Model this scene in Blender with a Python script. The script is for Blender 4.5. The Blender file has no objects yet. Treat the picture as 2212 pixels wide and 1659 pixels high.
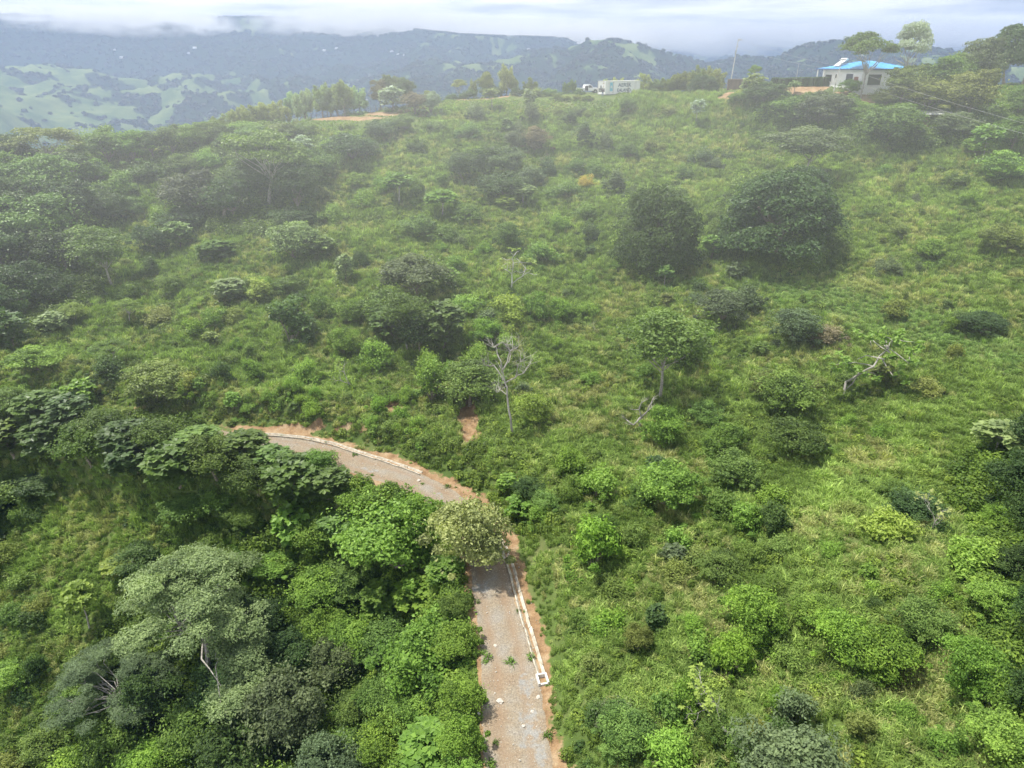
import bpy, math, random
import numpy as np
from mathutils import Vector, Matrix, Euler
R = math.radians
rng = np.random.default_rng(11)
random.seed(11)
SC = bpy.context.scene
COL = SC.collection

# ------------------------------------------------------------------ camera, sky, sun, exposure
F, CX, CY, CH = 1533.0, 1106.0, 829.5, 38.0      # focal length and centre in a 2212 px wide frame; camera height
PITCH = math.atan((CY - 140.0) / F)
cd = bpy.data.cameras.new('camera'); cam = bpy.data.objects.new('camera', cd); COL.objects.link(cam)
cam.location = (0, 0, CH); cam.rotation_euler = (R(90) - PITCH, 0, 0)
cd.sensor_width = 36; cd.lens = 36 * F / 2212; cd.clip_start = 0.5; cd.clip_end = 40000
SC.camera = cam
SUN_DIR = Vector((-0.36, 0.05, 0.92)).normalized()      # towards the sun
sd = bpy.data.lights.new('sun', 'SUN'); sd.energy = 4.7; sd.angle = R(2.2); sd.color = (1, .96, .88)
sun = bpy.data.objects.new('sun', sd); COL.objects.link(sun)
sun.rotation_euler = SUN_DIR.to_track_quat('Z', 'Y').to_euler(); sun.location = (-60, 40, 160)
W = bpy.data.worlds.new('World'); SC.world = W; W.use_nodes = True
def nd(nt, t, loc=None, **kw):
    n = nt.nodes.new(t)
    for k, v in kw.items():
        if k.startswith('i_'): n.inputs[k[2:].replace('_', ' ')].default_value = v
        else: setattr(n, k, v)
    return n
def world():
    nt = W.node_tree; nt.nodes.clear(); L = nt.links
    out = nd(nt, 'ShaderNodeOutputWorld'); bg = nd(nt, 'ShaderNodeBackground'); bg.inputs[1].default_value = .10
    sky = nd(nt, 'ShaderNodeTexSky', sky_type='NISHITA', sun_disc=False)
    sky.sun_elevation = math.asin(SUN_DIR.z); sky.sun_rotation = math.atan2(SUN_DIR.x, SUN_DIR.y)
    sky.altitude = 600; sky.dust_density = 2.0
    tc = nd(nt, 'ShaderNodeTexCoord'); sp = nd(nt, 'ShaderNodeSeparateXYZ'); L.new(tc.outputs['Generated'], sp.inputs[0])
    zz = nd(nt, 'ShaderNodeMath', operation='MAXIMUM'); L.new(sp.outputs[2], zz.inputs[0]); zz.inputs[1].default_value = .0
    za = nd(nt, 'ShaderNodeMath', operation='ADD'); L.new(zz.outputs[0], za.inputs[0]); za.inputs[1].default_value = .035
    def div(o):
        d = nd(nt, 'ShaderNodeMath', operation='DIVIDE'); L.new(o, d.inputs[0]); L.new(za.outputs[0], d.inputs[1]); return d.outputs[0]
    cb = nd(nt, 'ShaderNodeCombineXYZ'); L.new(div(sp.outputs[0]), cb.inputs[0]); L.new(div(sp.outputs[1]), cb.inputs[1])
    n1 = nd(nt, 'ShaderNodeTexNoise'); n1.inputs['Scale'].default_value = .42; n1.inputs['Detail'].default_value = 7; n1.inputs['Roughness'].default_value = .55
    L.new(cb.outputs[0], n1.inputs['Vector'])
    r1 = nd(nt, 'ShaderNodeValToRGB'); L.new(n1.outputs[0], r1.inputs[0])
    e = r1.color_ramp.elements
    e[0].position = .34; e[0].color = (4.6, 4.9, 5.2, 1); e[1].position = .58; e[1].color = (11.2, 11.0, 10.6, 1)
    # breaks in the deck, only well above the horizon
    n2 = nd(nt, 'ShaderNodeTexNoise'); n2.inputs['Scale'].default_value = .5; n2.inputs['Detail'].default_value = 5
    L.new(cb.outputs[0], n2.inputs['Vector'])
    m2 = nd(nt, 'ShaderNodeMapRange'); m2.inputs[1].default_value = .45; m2.inputs[2].default_value = .6; L.new(n2.outputs[0], m2.inputs[0])
    m3 = nd(nt, 'ShaderNodeMapRange'); m3.inputs[1].default_value = .25; m3.inputs[2].default_value = .5; L.new(sp.outputs[2], m3.inputs[0])
    mm = nd(nt, 'ShaderNodeMath', operation='MULTIPLY'); L.new(m2.outputs[0], mm.inputs[0]); L.new(m3.outputs[0], mm.inputs[1])
    mx = nd(nt, 'ShaderNodeMixRGB'); L.new(mm.outputs[0], mx.inputs[0]); L.new(r1.outputs[0], mx.inputs[1]); L.new(sky.outputs[0], mx.inputs[2])
    L.new(mx.outputs[0], bg.inputs[0]); L.new(bg.outputs[0], out.inputs[0])
world()
SC.view_settings.view_transform = 'Standard'; SC.view_settings.look = 'None'; SC.view_settings.gamma = 1
SC.view_settings.exposure = 0.68
SC.render.engine = 'CYCLES'
cy = SC.cycles
cy.use_denoising = True; cy.max_bounces = 6; cy.diffuse_bounces = 3; cy.transmission_bounces = 4; cy.transparent_max_bounces = 8
cy.volume_bounces = 1; cy.glossy_bounces = 2; cy.caustics_reflective = False; cy.caustics_refractive = False

# ------------------------------------------------------------------ projection between the frame and the place
SP, CP = math.sin(PITCH), math.cos(PITCH)
def dirs(px, py):
    u = (np.asarray(px, float) - CX) / F; v = (CY - np.asarray(py, float)) / F
    return u, CP + v * SP, -SP + v * CP          # direction per unit of depth
def at_depth(px, py, D):
    a, b, c = dirs(px, py); return a * D, b * D, CH + c * D
def project(x, y, z):
    D = y * CP - (z - CH) * SP; v = y * SP + (z - CH) * CP
    return CX + F * x / D, CY - F * v / D, D

# ------------------------------------------------------------------ noise
def _h(ix, iy, s):
    n = (ix.astype(np.int64) * 374761393 + iy.astype(np.int64) * 668265263 + s * 144665) & 0xffffffff
    n = ((n ^ (n >> 13)) * 1274126177) & 0xffffffff
    return ((n ^ (n >> 16)) & 0xffff) / 65535.0
def vn(x, y, s=0):
    ix = np.floor(x); iy = np.floor(y); fx = x - ix; fy = y - iy
    fx = fx * fx * (3 - 2 * fx); fy = fy * fy * (3 - 2 * fy)
    a, b, c, d = _h(ix, iy, s), _h(ix + 1, iy, s), _h(ix, iy + 1, s), _h(ix + 1, iy + 1, s)
    return (a * (1 - fx) + b * fx) * (1 - fy) + (c * (1 - fx) + d * fx) * fy
def fbm(x, y, o=4, s=0, g=.5):
    t = 0; a = 1; n = 0
    for k in range(o):
        t = t + a * vn(x * 2 ** k + 17.3 * k, y * 2 ** k - 9.1 * k, s + k); n += a; a *= g
    return t / n * 2 - 1
def sstep(a, b, x):
    t = np.clip((x - a) / (b - a), 0, 1); return t * t * (3 - 2 * t)

# ------------------------------------------------------------------ near hill as a height field
def by_z(px, py, z):
    a, b, c = dirs(px, py); D = (z - CH) / c; return (a * D, b * D, z)
ROAD = [by_z(*t) for t in [(1150, 1900, -.3), (1135, 1760, -.2), (1120, 1659, 0), (1108, 1540, 0), (1100, 1432, .1), (1078, 1340, .3), (1064, 1287, .5), (1060, 1230, .7), (1045, 1170, 1.0),
        (1000, 1112, 1.3), (950, 1070, 1.6), (880, 1036, 1.9), (800, 1012, 2.2), (720, 985, 2.5), (640, 966, 2.7), (560, 955, 2.9), (460, 944, 3.1), (330, 925, 3.3), (180, 892, 3.6), (40, 866, 3.9), (-150, 840, 4.2), (-500, 800, 5)]]
def smooth_path(P, n=260):
    P = np.array(P); t = np.r_[0, np.cumsum(np.linalg.norm(np.diff(P[:, :2], axis=0), axis=1))]
    tt = np.linspace(0, t[-1], n)
    Q = np.stack([np.interp(tt, t, P[:, k]) for k in range(3)], 1)
    for _ in range(7):
        Q[1:-1] = (Q[:-2] + Q[1:-1] * 2 + Q[2:]) / 4
    return Q
ROADP = smooth_path(ROAD)
CTRL = [by_z(*t) for t in []]
def ad(px, py, D): CTRL.append(tuple(float(v) for v in at_depth(px, py, D)))
for px, py, D in [
    # central slope
    (1250, 1150, 58), (1300, 1000, 65.5), (1106, 930, 70), (1106, 830, 81), (1300, 830, 79), (1106, 700, 92), (1106, 600, 103), (1106, 500, 116), (1106, 400, 129), (1106, 300, 146), (1350, 700, 90), (1400, 600, 101), (1400, 400, 127), (1400, 300, 145),
    # right
    (1300, 1600, 41.5), (1300, 1400, 47), (1500, 1600, 40), (1500, 1300, 49), (1800, 1600, 38), (2150, 1600, 36), (1700, 1300, 47.5), (2150, 1300, 44), (1500, 1000, 64), (1700, 1000, 62), (2150, 1000, 58),
    (1700, 800, 76), (2150, 800, 71), (1700, 600, 95), (2150, 600, 88), (1700, 420, 119), (2150, 420, 110), (1700, 300, 139), (2150, 300, 126), (1300, 1250, 53.5),
    (2500, 1600, 34), (2500, 1000, 54), (2500, 600, 80), (2600, 300, 115),
    # left of centre above the road
    (700, 860, 79), (850, 900, 74), (400, 830, 84), (100, 780, 87), (700, 700, 93), (300, 700, 97), (0, 700, 97), (700, 600, 104), (300, 600, 108), (0, 580, 108), (700, 450, 123), (300, 450, 126), (0, 450, 118), (700, 350, 137), (300, 370, 137),
    (-300, 700, 95), (-300, 450, 115),
    # ridge line
    (1340, 208, 164), (1250, 206, 164), (1430, 210, 160), (1500, 210, 158), (1600, 200, 152), (1700, 207, 144), (1800, 208, 141), (1880, 222, 138), (1960, 250, 134), (1060, 214, 165), (950, 226, 161), (830, 248, 156), (720, 262, 153),
    (640, 270, 151), (500, 300, 148), (380, 325, 143), (250, 340, 140), (150, 370, 135), (0, 360, 132), (-250, 370, 130), (2050, 250, 134), (2120, 215, 143), (2212, 190, 158), (2450, 170, 160),
    (1680, 190, 152), (1740, 189, 150), (1790, 189, 149), (1840, 188, 148), (1900, 189, 150), (1980, 196, 152)]:
    ad(px, py, D)
for x, y, z in [by_z(*t) for t in [(900, 1150, -2.2), (700, 1120, -2.6), (450, 1060, -1.6), (200, 1010, -.5), (0, 960, 0), (500, 1250, -6.5), (200, 1180, -6), (0, 1180, -7.5), (950, 1300, -1.8), (980, 1450, -1.6), (800, 1300, -6.5), (800, 1450, -7.5),
        (500, 1450, -11), (200, 1450, -12.5), (0, 1450, -13.5), (960, 1640, -2.2), (800, 1640, -8), (500, 1640, -14), (200, 1640, -16), (0, 1640, -17), (-300, 1640, -20), (-300, 1150, -9), (900, 2000, -6), (300, 2000, -20), (1200, 2000, 1), (1700, 2000, 4.5), (2300, 2000, 9)]]:
    CTRL.append((float(x), float(y), z))
n0 = len(CTRL)
ridge = [(-300, 355, 130), (0, 350, 132), (250, 328, 140), (500, 290, 148), (830, 240, 156), (1060, 206, 165), (1340, 200, 167), (1600, 190, 158), (2000, 186, 160), (2212, 180, 165), (2450, 165, 165)]
for px, py, D in ridge:
    x, y, z = [float(v) for v in at_depth(px, py, D)]
    for dy, dz in ((9, .6), (18, 1.8 if px < 900 else 2.6), (50, 12), (100, 34), (180, 80)):
        CTRL.append((x * (1 + dy / 260), y + dy, z - dz))
CTRL = np.array(CTRL)
def tps(P, z, lam):
    d = np.hypot(P[:, None, 0] - P[None, :, 0], P[:, None, 1] - P[None, :, 1]) / 50
    K = np.where(d > 0, d * d * np.log(d + 1e-12), 0) + lam * np.eye(len(P))
    A = np.c_[np.ones(len(P)), P[:, :2] / 50]
    M = np.block([[K, A], [A.T, np.zeros((3, 3))]])
    return np.linalg.solve(M, np.r_[z, 0, 0, 0])
RP = ROADP[::8]
allP = np.r_[CTRL, RP]
wts = tps(allP, allP[:, 2], .02)
def tps_eval(x, y):
    o = wts[-3] + wts[-2] * x / 50 + wts[-1] * y / 50
    for (a, b, _), w in zip(allP, wts[:-3]):
        d2 = ((x - a) ** 2 + (y - b) ** 2) / 2500
        o = o + w * .5 * d2 * np.log(d2 + 1e-12)
    return o
GX0, GX1, GY0, GY1, GS = -150.0, 175.0, -4.0, 300.0, .5
gx = np.arange(GX0, GX1 + .01, GS); gy = np.arange(GY0, GY1 + .01, GS)
MX, MY = np.meshgrid(gx, gy)
def road_dist(x, y):
    best = np.full(x.shape, 1e9); bz = np.zeros(x.shape); side = np.zeros(x.shape)
    m = (x > -150) & (x < 25) & (y < 110)
    X, Y = x[m], y[m]; b = np.full(X.shape, 1e9); z = np.zeros(X.shape); s = np.zeros(X.shape)
    for p, q in zip(ROADP[:-1], ROADP[1:]):
        d = q[:2] - p[:2]; L2 = d @ d
        t = np.clip(((X - p[0]) * d[0] + (Y - p[1]) * d[1]) / L2, 0, 1)
        ex = X - p[0] - t * d[0]; ey = Y - p[1] - t * d[1]; e = np.hypot(ex, ey)
        k = e < b; b[k] = e[k]; z[k] = (p[2] + t * (q[2] - p[2]))[k]; s[k] = np.sign(d[0] * ey - d[1] * ex)[k]
    best[m] = b; bz[m] = z; side[m] = s
    return best, bz, side         # side > 0: left of the road as it runs away from the camera
def height_raw(x, y):
    z = tps_eval(x, y)
    z = z + (1.6 * fbm(x / 24, y / 24, 3, 5) + 1.5 * fbm(x / 11 + .02 * y, y / 48, 3, 205)) * (1 - .8 * sstep(120, 150, y)) + .45 * fbm(x / 6, y / 6, 3, 9) + .12 * fbm(x / 1.6, y / 1.6, 2, 15)
    rd, rz, sd_ = road_dist(x, y)
    hw = 1.85 + .25 * fbm(x / 5, y / 5, 2, 3) + .5 * (1 - sstep(22, 34, y))
    bank = np.where(sd_ < 0, 1.35 * sstep(hw + .9, hw + 3.4, rd), -.8 * sstep(hw + .3, hw + 3.5, rd))
    rut = -.07 * (np.exp(-((rd - .85) / .28) ** 2)) + .03 * fbm(x / .9, y / .9, 2, 31)
    flat = rz + rut
    k = sstep(hw + .1, hw + 6.0, rd)
    z = np.where(rd < 9, flat * (1 - k) + z * k + bank * (1 - sstep(5, 9, rd)), z)
    return z, rd, sd_
HZ, RD, RS = height_raw(MX, MY)
# scar hollows (eroded red soil) pressed into the slope
def hgt(x, y, A=None):
    A = HZ if A is None else A
    fx = np.clip((np.asarray(x, float) - GX0) / GS, 0, len(gx) - 1.001); fy = np.clip((np.asarray(y, float) - GY0) / GS, 0, len(gy) - 1.001)
    ix = fx.astype(int); iy = fy.astype(int); fx = fx - ix; fy = fy - iy
    return (A[iy, ix] * (1 - fx) + A[iy, ix + 1] * fx) * (1 - fy) + (A[iy + 1, ix] * (1 - fx) + A[iy + 1, ix + 1] * fx) * fy
DS = np.arange(18, 330, .25)
def hit(px, py):
    """the point of the near hill that the frame shows at (px, py)"""
    a, b, c = dirs(px, py); x, y, z = a * DS, b * DS, CH + c * DS
    h = hgt(x, y); k = np.nonzero(z < h)[0]
    if len(k) == 0:
        k = [int(np.argmin(np.where(DS < 200, z - h, 1e9)))]
    i = k[0]; return Vector((x[i], y[i], h[i]))
# pixel position of every grid vertex, for the layout of soil and wood
GPX, GPY, GD = project(MX, MY, HZ)
# ------------------------------------------------------------------ mesh and tag helpers
def mesh_np(name, V, Fc, mats=(), smooth=False, attrs=None, midx=None):
    """V n x 3, Fc: m x k index array (k = 3 or 4) or list of such arrays"""
    me = bpy.data.meshes.new(name)
    Fs = Fc if isinstance(Fc, list) else [Fc]
    Fs = [np.asarray(f, np.int32) for f in Fs if len(f)]
    V = np.asarray(V, np.float32)
    me.vertices.add(len(V)); me.vertices.foreach_set('co', V.ravel())
    nl = sum(f.size for f in Fs); nf = sum(len(f) for f in Fs)
    me.loops.add(nl); me.polygons.add(nf)
    me.loops.foreach_set('vertex_index', np.concatenate([f.ravel() for f in Fs]))
    tot = np.concatenate([np.full(len(f), f.shape[1], np.int32) for f in Fs])
    me.polygons.foreach_set('loop_start', np.r_[0, np.cumsum(tot)[:-1]].astype(np.int32))
    if smooth: me.polygons.foreach_set('use_smooth', np.ones(nf, bool))
    else: me.polygons.foreach_set('use_smooth', np.zeros(nf, bool))
    for m in mats: me.materials.append(m)
    if midx is not None: me.polygons.foreach_set('material_index', np.asarray(midx, np.int32))
    me.update(calc_edges=True); me.validate()
    for k, v in (attrs or {}).items():
        v = np.asarray(v, np.float32)
        if v.ndim == 1:
            me.attributes.new(k, 'FLOAT', 'POINT').data.foreach_set('value', v)
        else:
            me.attributes.new(k, 'FLOAT_VECTOR', 'POINT').data.foreach_set('vector', v.ravel())
    return me
def link(name, me, parent=None, loc=None, rot=None, scl=None):
    o = bpy.data.objects.new(name, me); COL.objects.link(o)
    if parent is not None: o.parent = parent
    if loc is not None: o.location = loc
    if rot is not None: o.rotation_euler = rot
    if scl is not None: o.scale = scl
    return o
def tag(o, label=None, cat=None, group=None, kind=None):
    if label: o['label'] = label
    if cat: o['category'] = cat
    if group: o['group'] = group
    if kind: o['kind'] = kind
    return o
class MB:
    """collects simple solids in one mesh"""
    def __init__(s): s.v = []; s.f = []; s.n = 0
    def add(s, V, Fl):
        s.v.append(np.asarray(V, float).reshape(-1, 3)); s.f += [tuple(i + s.n for i in f) for f in Fl]; s.n += len(s.v[-1]); return s
    def box(s, c, d, rz=0, taper=1.0):
        x, y, z = [k / 2 for k in d]; t = taper
        V = np.array([(-x, -y, -z), (x, -y, -z), (x, y, -z), (-x, y, -z), (-x * t, -y * t, z), (x * t, -y * t, z), (x * t, y * t, z), (-x * t, y * t, z)])
        if rz:
            c_, s_ = math.cos(rz), math.sin(rz); V = np.c_[V[:, 0] * c_ - V[:, 1] * s_, V[:, 0] * s_ + V[:, 1] * c_, V[:, 2]]
        return s.add(V + np.array(c), [(0, 3, 2, 1), (4, 5, 6, 7), (0, 1, 5, 4), (1, 2, 6, 5), (2, 3, 7, 6), (3, 0, 4, 7)])
    def tube(s, P, r, k=6, cap=True):
        P = [Vector(p) for p in P]; rr = r if hasattr(r, '__len__') else [r] * len(P)
        V = []
        for i, p in enumerate(P):
            d = (P[min(i + 1, len(P) - 1)] - P[max(i - 1, 0)]).normalized()
            a = d.orthogonal().normalized() if i == 0 else (a - d * a.dot(d)).normalized()
            b = d.cross(a)
            for j in range(k):
                t = 2 * math.pi * j / k; V.append(p + (a * math.cos(t) + b * math.sin(t)) * rr[i])
        Fl = [(i * k + j, i * k + (j + 1) % k, (i + 1) * k + (j + 1) % k, (i + 1) * k + j) for i in range(len(P) - 1) for j in range(k)]
        if cap: Fl += [tuple(range(k))[::-1], tuple((len(P) - 1) * k + j for j in range(k))]
        return s.add(V, Fl)
    def prism(s, poly, y0, y1):
        """outline in x-z, extruded along y"""
        n = len(poly); V = [(x, y0, z) for x, z in poly] + [(x, y1, z) for x, z in poly]
        return s.add(V, [tuple(range(n)), tuple(range(n, 2 * n))[::-1]] + [(i, i + n, (i + 1) % n + n, (i + 1) % n) for i in range(n)])
    def mesh(s, name, mats, bevel=0):
        me = bpy.data.meshes.new(name); me.from_pydata([tuple(map(float, v)) for v in np.concatenate(s.v)], [], s.f)
        for m in (mats if isinstance(mats, (list, tuple)) else [mats]): me.materials.append(m)
        me.update(); return me
    def build(s, name, mats, parent=None, loc=None, rz=0, bevel=0):
        o = link(name, s.mesh(name, mats), parent, loc, (0, 0, rz) if rz else None)
        if bevel:
            b = o.modifiers.new('bevel', 'BEVEL'); b.width = bevel; b.segments = 2; b.limit_method = 'ANGLE'
        return o

# ------------------------------------------------------------------ materials
def mat(name, col=None, rough=.8, spec=.3, metal=0, noise=None, bump=None):
    """noise: (scale, colour2, lo, hi) mottles the colour; bump: (scale, strength, distance)"""
    m = bpy.data.materials.new(name); m.use_nodes = True; nt = m.node_tree; L = nt.links
    b = nt.nodes['Principled BSDF']; b.inputs['Roughness'].default_value = rough; b.inputs['Specular IOR Level'].default_value = spec; b.inputs['Metallic'].default_value = metal
    if col: b.inputs['Base Color'].default_value = (*col, 1)
    tc = nd(nt, 'ShaderNodeTexCoord')
    if noise:
        sc, c2, lo, hi = noise[:4]
        n = nd(nt, 'ShaderNodeTexNoise'); n.inputs['Scale'].default_value = sc if not isinstance(sc, tuple) else 1; n.inputs['Detail'].default_value = 6
        if isinstance(sc, tuple):
            mp = nd(nt, 'ShaderNodeMapping'); mp.inputs['Scale'].default_value = sc; L.new(tc.outputs['Object'], mp.inputs[0]); L.new(mp.outputs[0], n.inputs['Vector'])
        else: L.new(tc.outputs['Object'], n.inputs['Vector'])
        mr = nd(nt, 'ShaderNodeMapRange'); mr.inputs[1].default_value = lo; mr.inputs[2].default_value = hi; L.new(n.outputs[0], mr.inputs[0])
        mx = nd(nt, 'ShaderNodeMixRGB'); mx.inputs[1].default_value = (*col, 1); mx.inputs[2].default_value = (*c2, 1); L.new(mr.outputs[0], mx.inputs[0]); L.new(mx.outputs[0], b.inputs['Base Color'])
    if bump:
        n = nd(nt, 'ShaderNodeTexNoise'); n.inputs['Scale'].default_value = bump[0]; n.inputs['Detail'].default_value = 5; L.new(tc.outputs['Object'], n.inputs['Vector'])
        bp = nd(nt, 'ShaderNodeBump'); bp.inputs['Strength'].default_value = bump[1]; bp.inputs['Distance'].default_value = bump[2]; L.new(n.outputs[0], bp.inputs['Height']); L.new(bp.outputs[0], b.inputs['Normal'])
    return m

def leaf_mat(name, instanced=False, gloss=.035, tint=(1, 1, 1), trans=.35):
    """foliage: base tint from the object (or the instance), varied leaf by leaf"""
    m = bpy.data.materials.new(name); m.use_nodes = True; nt = m.node_tree; L = nt.links; nt.nodes.clear()
    out = nd(nt, 'ShaderNodeOutputMaterial')
    if instanced:
        a = nd(nt, 'ShaderNodeAttribute', attribute_type='INSTANCER', attribute_name='tint'); base = a.outputs['Color']
    else:
        a = nd(nt, 'ShaderNodeObjectInfo'); base = a.outputs['Color']
    lv = nd(nt, 'ShaderNodeAttribute', attribute_type='GEOMETRY', attribute_name='lv')
    # leaf by leaf: value and a shift to yellow
    mr = nd(nt, 'ShaderNodeMapRange'); mr.inputs[3].default_value = .38; mr.inputs[4].default_value = 1.72; L.new(lv.outputs['Fac'], mr.inputs[0])
    mul = nd(nt, 'ShaderNodeVectorMath', operation='SCALE'); L.new(base, mul.inputs[0]); L.new(mr.outputs[0], mul.inputs['Scale'])
    hs = nd(nt, 'ShaderNodeHueSaturation'); h = nd(nt, 'ShaderNodeMapRange'); h.inputs[3].default_value = .500; h.inputs[4].default_value = .474
    L.new(lv.outputs['Fac'], h.inputs[0]); L.new(h.outputs[0], hs.inputs['Hue']); L.new(mul.outputs[0], hs.inputs['Color'])
    col = hs.outputs[0]
    df = nd(nt, 'ShaderNodeBsdfDiffuse'); L.new(col, df.inputs[0])
    tr = nd(nt, 'ShaderNodeBsdfTranslucent')
    ty = nd(nt, 'ShaderNodeVectorMath', operation='MULTIPLY'); ty.inputs[1].default_value = (1.25, 1.35, .6); L.new(col, ty.inputs[0]); L.new(ty.outputs[0], tr.inputs[0])
    mx = nd(nt, 'ShaderNodeMixShader'); mx.inputs[0].default_value = trans; L.new(df.outputs[0], mx.inputs[1]); L.new(tr.outputs[0], mx.inputs[2])
    gl = nd(nt, 'ShaderNodeBsdfGlossy'); gl.inputs['Roughness'].default_value = .45; gl.inputs[0].default_value = (1, 1, 1, 1)
    fr = nd(nt, 'ShaderNodeFresnel'); fr.inputs[0].default_value = 1.4
    fm = nd(nt, 'ShaderNodeMath', operation='MULTIPLY'); fm.inputs[1].default_value = gloss; L.new(fr.outputs[0], fm.inputs[0])
    m2 = nd(nt, 'ShaderNodeMixShader'); L.new(fm.outputs[0], m2.inputs[0]); L.new(mx.outputs[0], m2.inputs[1]); L.new(gl.outputs[0], m2.inputs[2])
    L.new(m2.outputs[0], out.inputs[0]); return m
M_LEAF = leaf_mat('leaves'); M_LEAFI = leaf_mat('leaves_of_scatter', True); M_GRASS = leaf_mat('grass_blades', True, .06, trans=.42)
M_BARK = mat('grey_brown_bark', (.16, .13, .10), .9, noise=(6, (.28, .25, .21), .4, .65))
M_BARKP = mat('pale_bark', (.40, .375, .335), .85, noise=(5, (.20, .185, .16), .35, .68))
M_BARKW = mat('white_bark', (.62, .60, .56), .8, noise=(6, (.36, .34, .30), .42, .72))

def ground_mat():
    m = bpy.data.materials.new('hillside_ground'); m.use_nodes = True; nt = m.node_tree; L = nt.links
    b = nt.nodes['Principled BSDF']; b.inputs['Roughness'].default_value = .95; b.inputs['Specular IOR Level'].default_value = .15
    tc = nd(nt, 'ShaderNodeTexCoord')
    def noise(s, d=6, r=.55):
        n = nd(nt, 'ShaderNodeTexNoise'); n.inputs['Scale'].default_value = s; n.inputs['Detail'].default_value = d; n.inputs['Roughness'].default_value = r
        L.new(tc.outputs['Object'], n.inputs['Vector']); return n.outputs[0]
    def ramp(o, *st):
        r = nd(nt, 'ShaderNodeValToRGB'); L.new(o, r.inputs[0]); e = r.color_ramp.elements
        for i, (p, c) in enumerate(st):
            x = e[i] if i < 2 else e.new(p); x.position = p; x.color = (*c, 1)
        return r.outputs[0]
    def mix(f, a, c):
        x = nd(nt, 'ShaderNodeMixRGB'); L.new(f, x.inputs[0]) if not isinstance(f, float) else None
        L.new(a, x.inputs[1]); L.new(c, x.inputs[2]); return x.outputs[0]
    def attr(n):
        return nd(nt, 'ShaderNodeAttribute', attribute_name=n).outputs['Fac']
    grass = ramp(noise(.35), (.3, (.050, .085, .020)), (.5, (.085, .125, .030)), (.72, (.14, .15, .06)))
    soil = ramp(noise(.9), (.3, (.19, .12, .065)), (.5, (.31, .21, .12)), (.7, (.41, .32, .21)))
    grav = ramp(noise(.55), (.36, (.285, .235, .175)), (.5, (.30, .27, .215)), (.66, (.30, .29, .26)))
    fine = ramp(noise(9, 4, .8), (.33, (.18, .16, .14)), (.5, (.38, .34, .30)), (.70, (.62, .58, .53)))
    gm = nd(nt, 'ShaderNodeMixRGB', blend_type='OVERLAY'); gm.inputs[0].default_value = .75; L.new(grav, gm.inputs[1]); L.new(fine, gm.inputs[2])
    sm = nd(nt, 'ShaderNodeMixRGB', blend_type='OVERLAY'); sm.inputs[0].default_value = .55; L.new(soil, sm.inputs[1]); L.new(fine, sm.inputs[2])
    # ragged borders
    nz = noise(1.6, 5)
    def ragged(a, lo=.42, hi=.58):
        s = nd(nt, 'ShaderNodeMath', operation='ADD'); L.new(a, s.inputs[0]); L.new(nz, s.inputs[1])
        s2 = nd(nt, 'ShaderNodeMath', operation='SUBTRACT'); L.new(s.outputs[0], s2.inputs[0]); s2.inputs[1].default_value = .5
        r = nd(nt, 'ShaderNodeMapRange'); L.new(s2.outputs[0], r.inputs[0]); r.inputs[1].default_value = lo; r.inputs[2].default_value = hi; return r.outputs[0]
    c = mix(ragged(attr('soil')), grass, sm.outputs[0])
    rt = nd(nt, 'ShaderNodeMath', operation='MULTIPLY'); L.new(attr('rut'), rt.inputs[0]); L.new(noise(.8, 5, .7), rt.inputs[1])
    rc = nd(nt, 'ShaderNodeMixRGB'); L.new(rt.outputs[0], rc.inputs[0]); L.new(gm.outputs[0], rc.inputs[1]); rc.inputs[2].default_value = (.24, .165, .105, 1)
    c = mix(ragged(attr('gravel')), c, rc.outputs[0])
    grey = nd(nt, 'ShaderNodeRGB'); grey.outputs[0].default_value = (.29, .295, .285, 1)
    gg = nd(nt, 'ShaderNodeMixRGB', blend_type='OVERLAY'); gg.inputs[0].default_value = .6; L.new(grey.outputs[0], gg.inputs[1]); L.new(fine, gg.inputs[2])
    c = mix(ragged(attr('grey')), c, gg.outputs[0])
    L.new(c, b.inputs['Base Color'])
    bp = nd(nt, 'ShaderNodeBump'); bp.inputs['Strength'].default_value = .8; bp.inputs['Distance'].default_value = .08; L.new(noise(5, 8, .7), bp.inputs['Height']); L.new(bp.outputs[0], b.inputs['Normal'])
    return m
M_GROUND = ground_mat()

# ------------------------------------------------------------------ bare soil, gravel (positions taken on the hill)
def blob(px, py, rx, ry, s=7, rough=.5):
    d = np.hypot((GPX - px) / rx, (GPY - py) / ry) + rough * fbm(MX / 1.7, MY / 1.7, 3, s)
    return np.where((GD > 0) & (RD >= 0), 1 - sstep(.75, 1.25, d), 0)
hw = 1.85 + .25 * fbm(MX / 5, MY / 5, 2, 3) + .5 * (1 - sstep(22, 34, MY))
GRAVEL = 1 - sstep(hw - .3, hw + .35, RD)
SOIL = np.zeros_like(HZ)
verge = np.where(RS < 0, (.86 - .30 * sstep(0, .5, fbm(MX / 3, MY / 3, 3, 78))) * (1 - sstep(hw + .55, hw + 1.75 + 1.1 * fbm(MX / 2, MY / 2, 3, 77), RD)), .3 * (1 - sstep(hw - .4, hw + .5, RD)))
SHOW = sstep(400, 560, GPX); verge = verge * SHOW; GRAVEL = GRAVEL * SHOW
SOIL = np.maximum(SOIL, verge)
SCARS = [(1012, 905, 26, 50), (1020, 935, 24, 20), (850, 878, 22, 18), (683, 908, 14, 10), (150, 866, 26, 8), (25, 850, 22, 7), (300, 880, 30, 5),
         (1730, 192, 60, 12), (1850, 205, 40, 16), (1875, 225, 22, 20), (1985, 262, 34, 22), (1690, 185, 22, 6), (1562, 215, 16, 7),
         (1090, 200, 70, 9), (1010, 207, 70, 9), (735, 256, 100, 5), (830, 246, 40, 5), (2190, 178, 40, 5), (1575, 205, 16, 5), (760, 925, 60, 6), (640, 925, 70, 7)]
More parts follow.
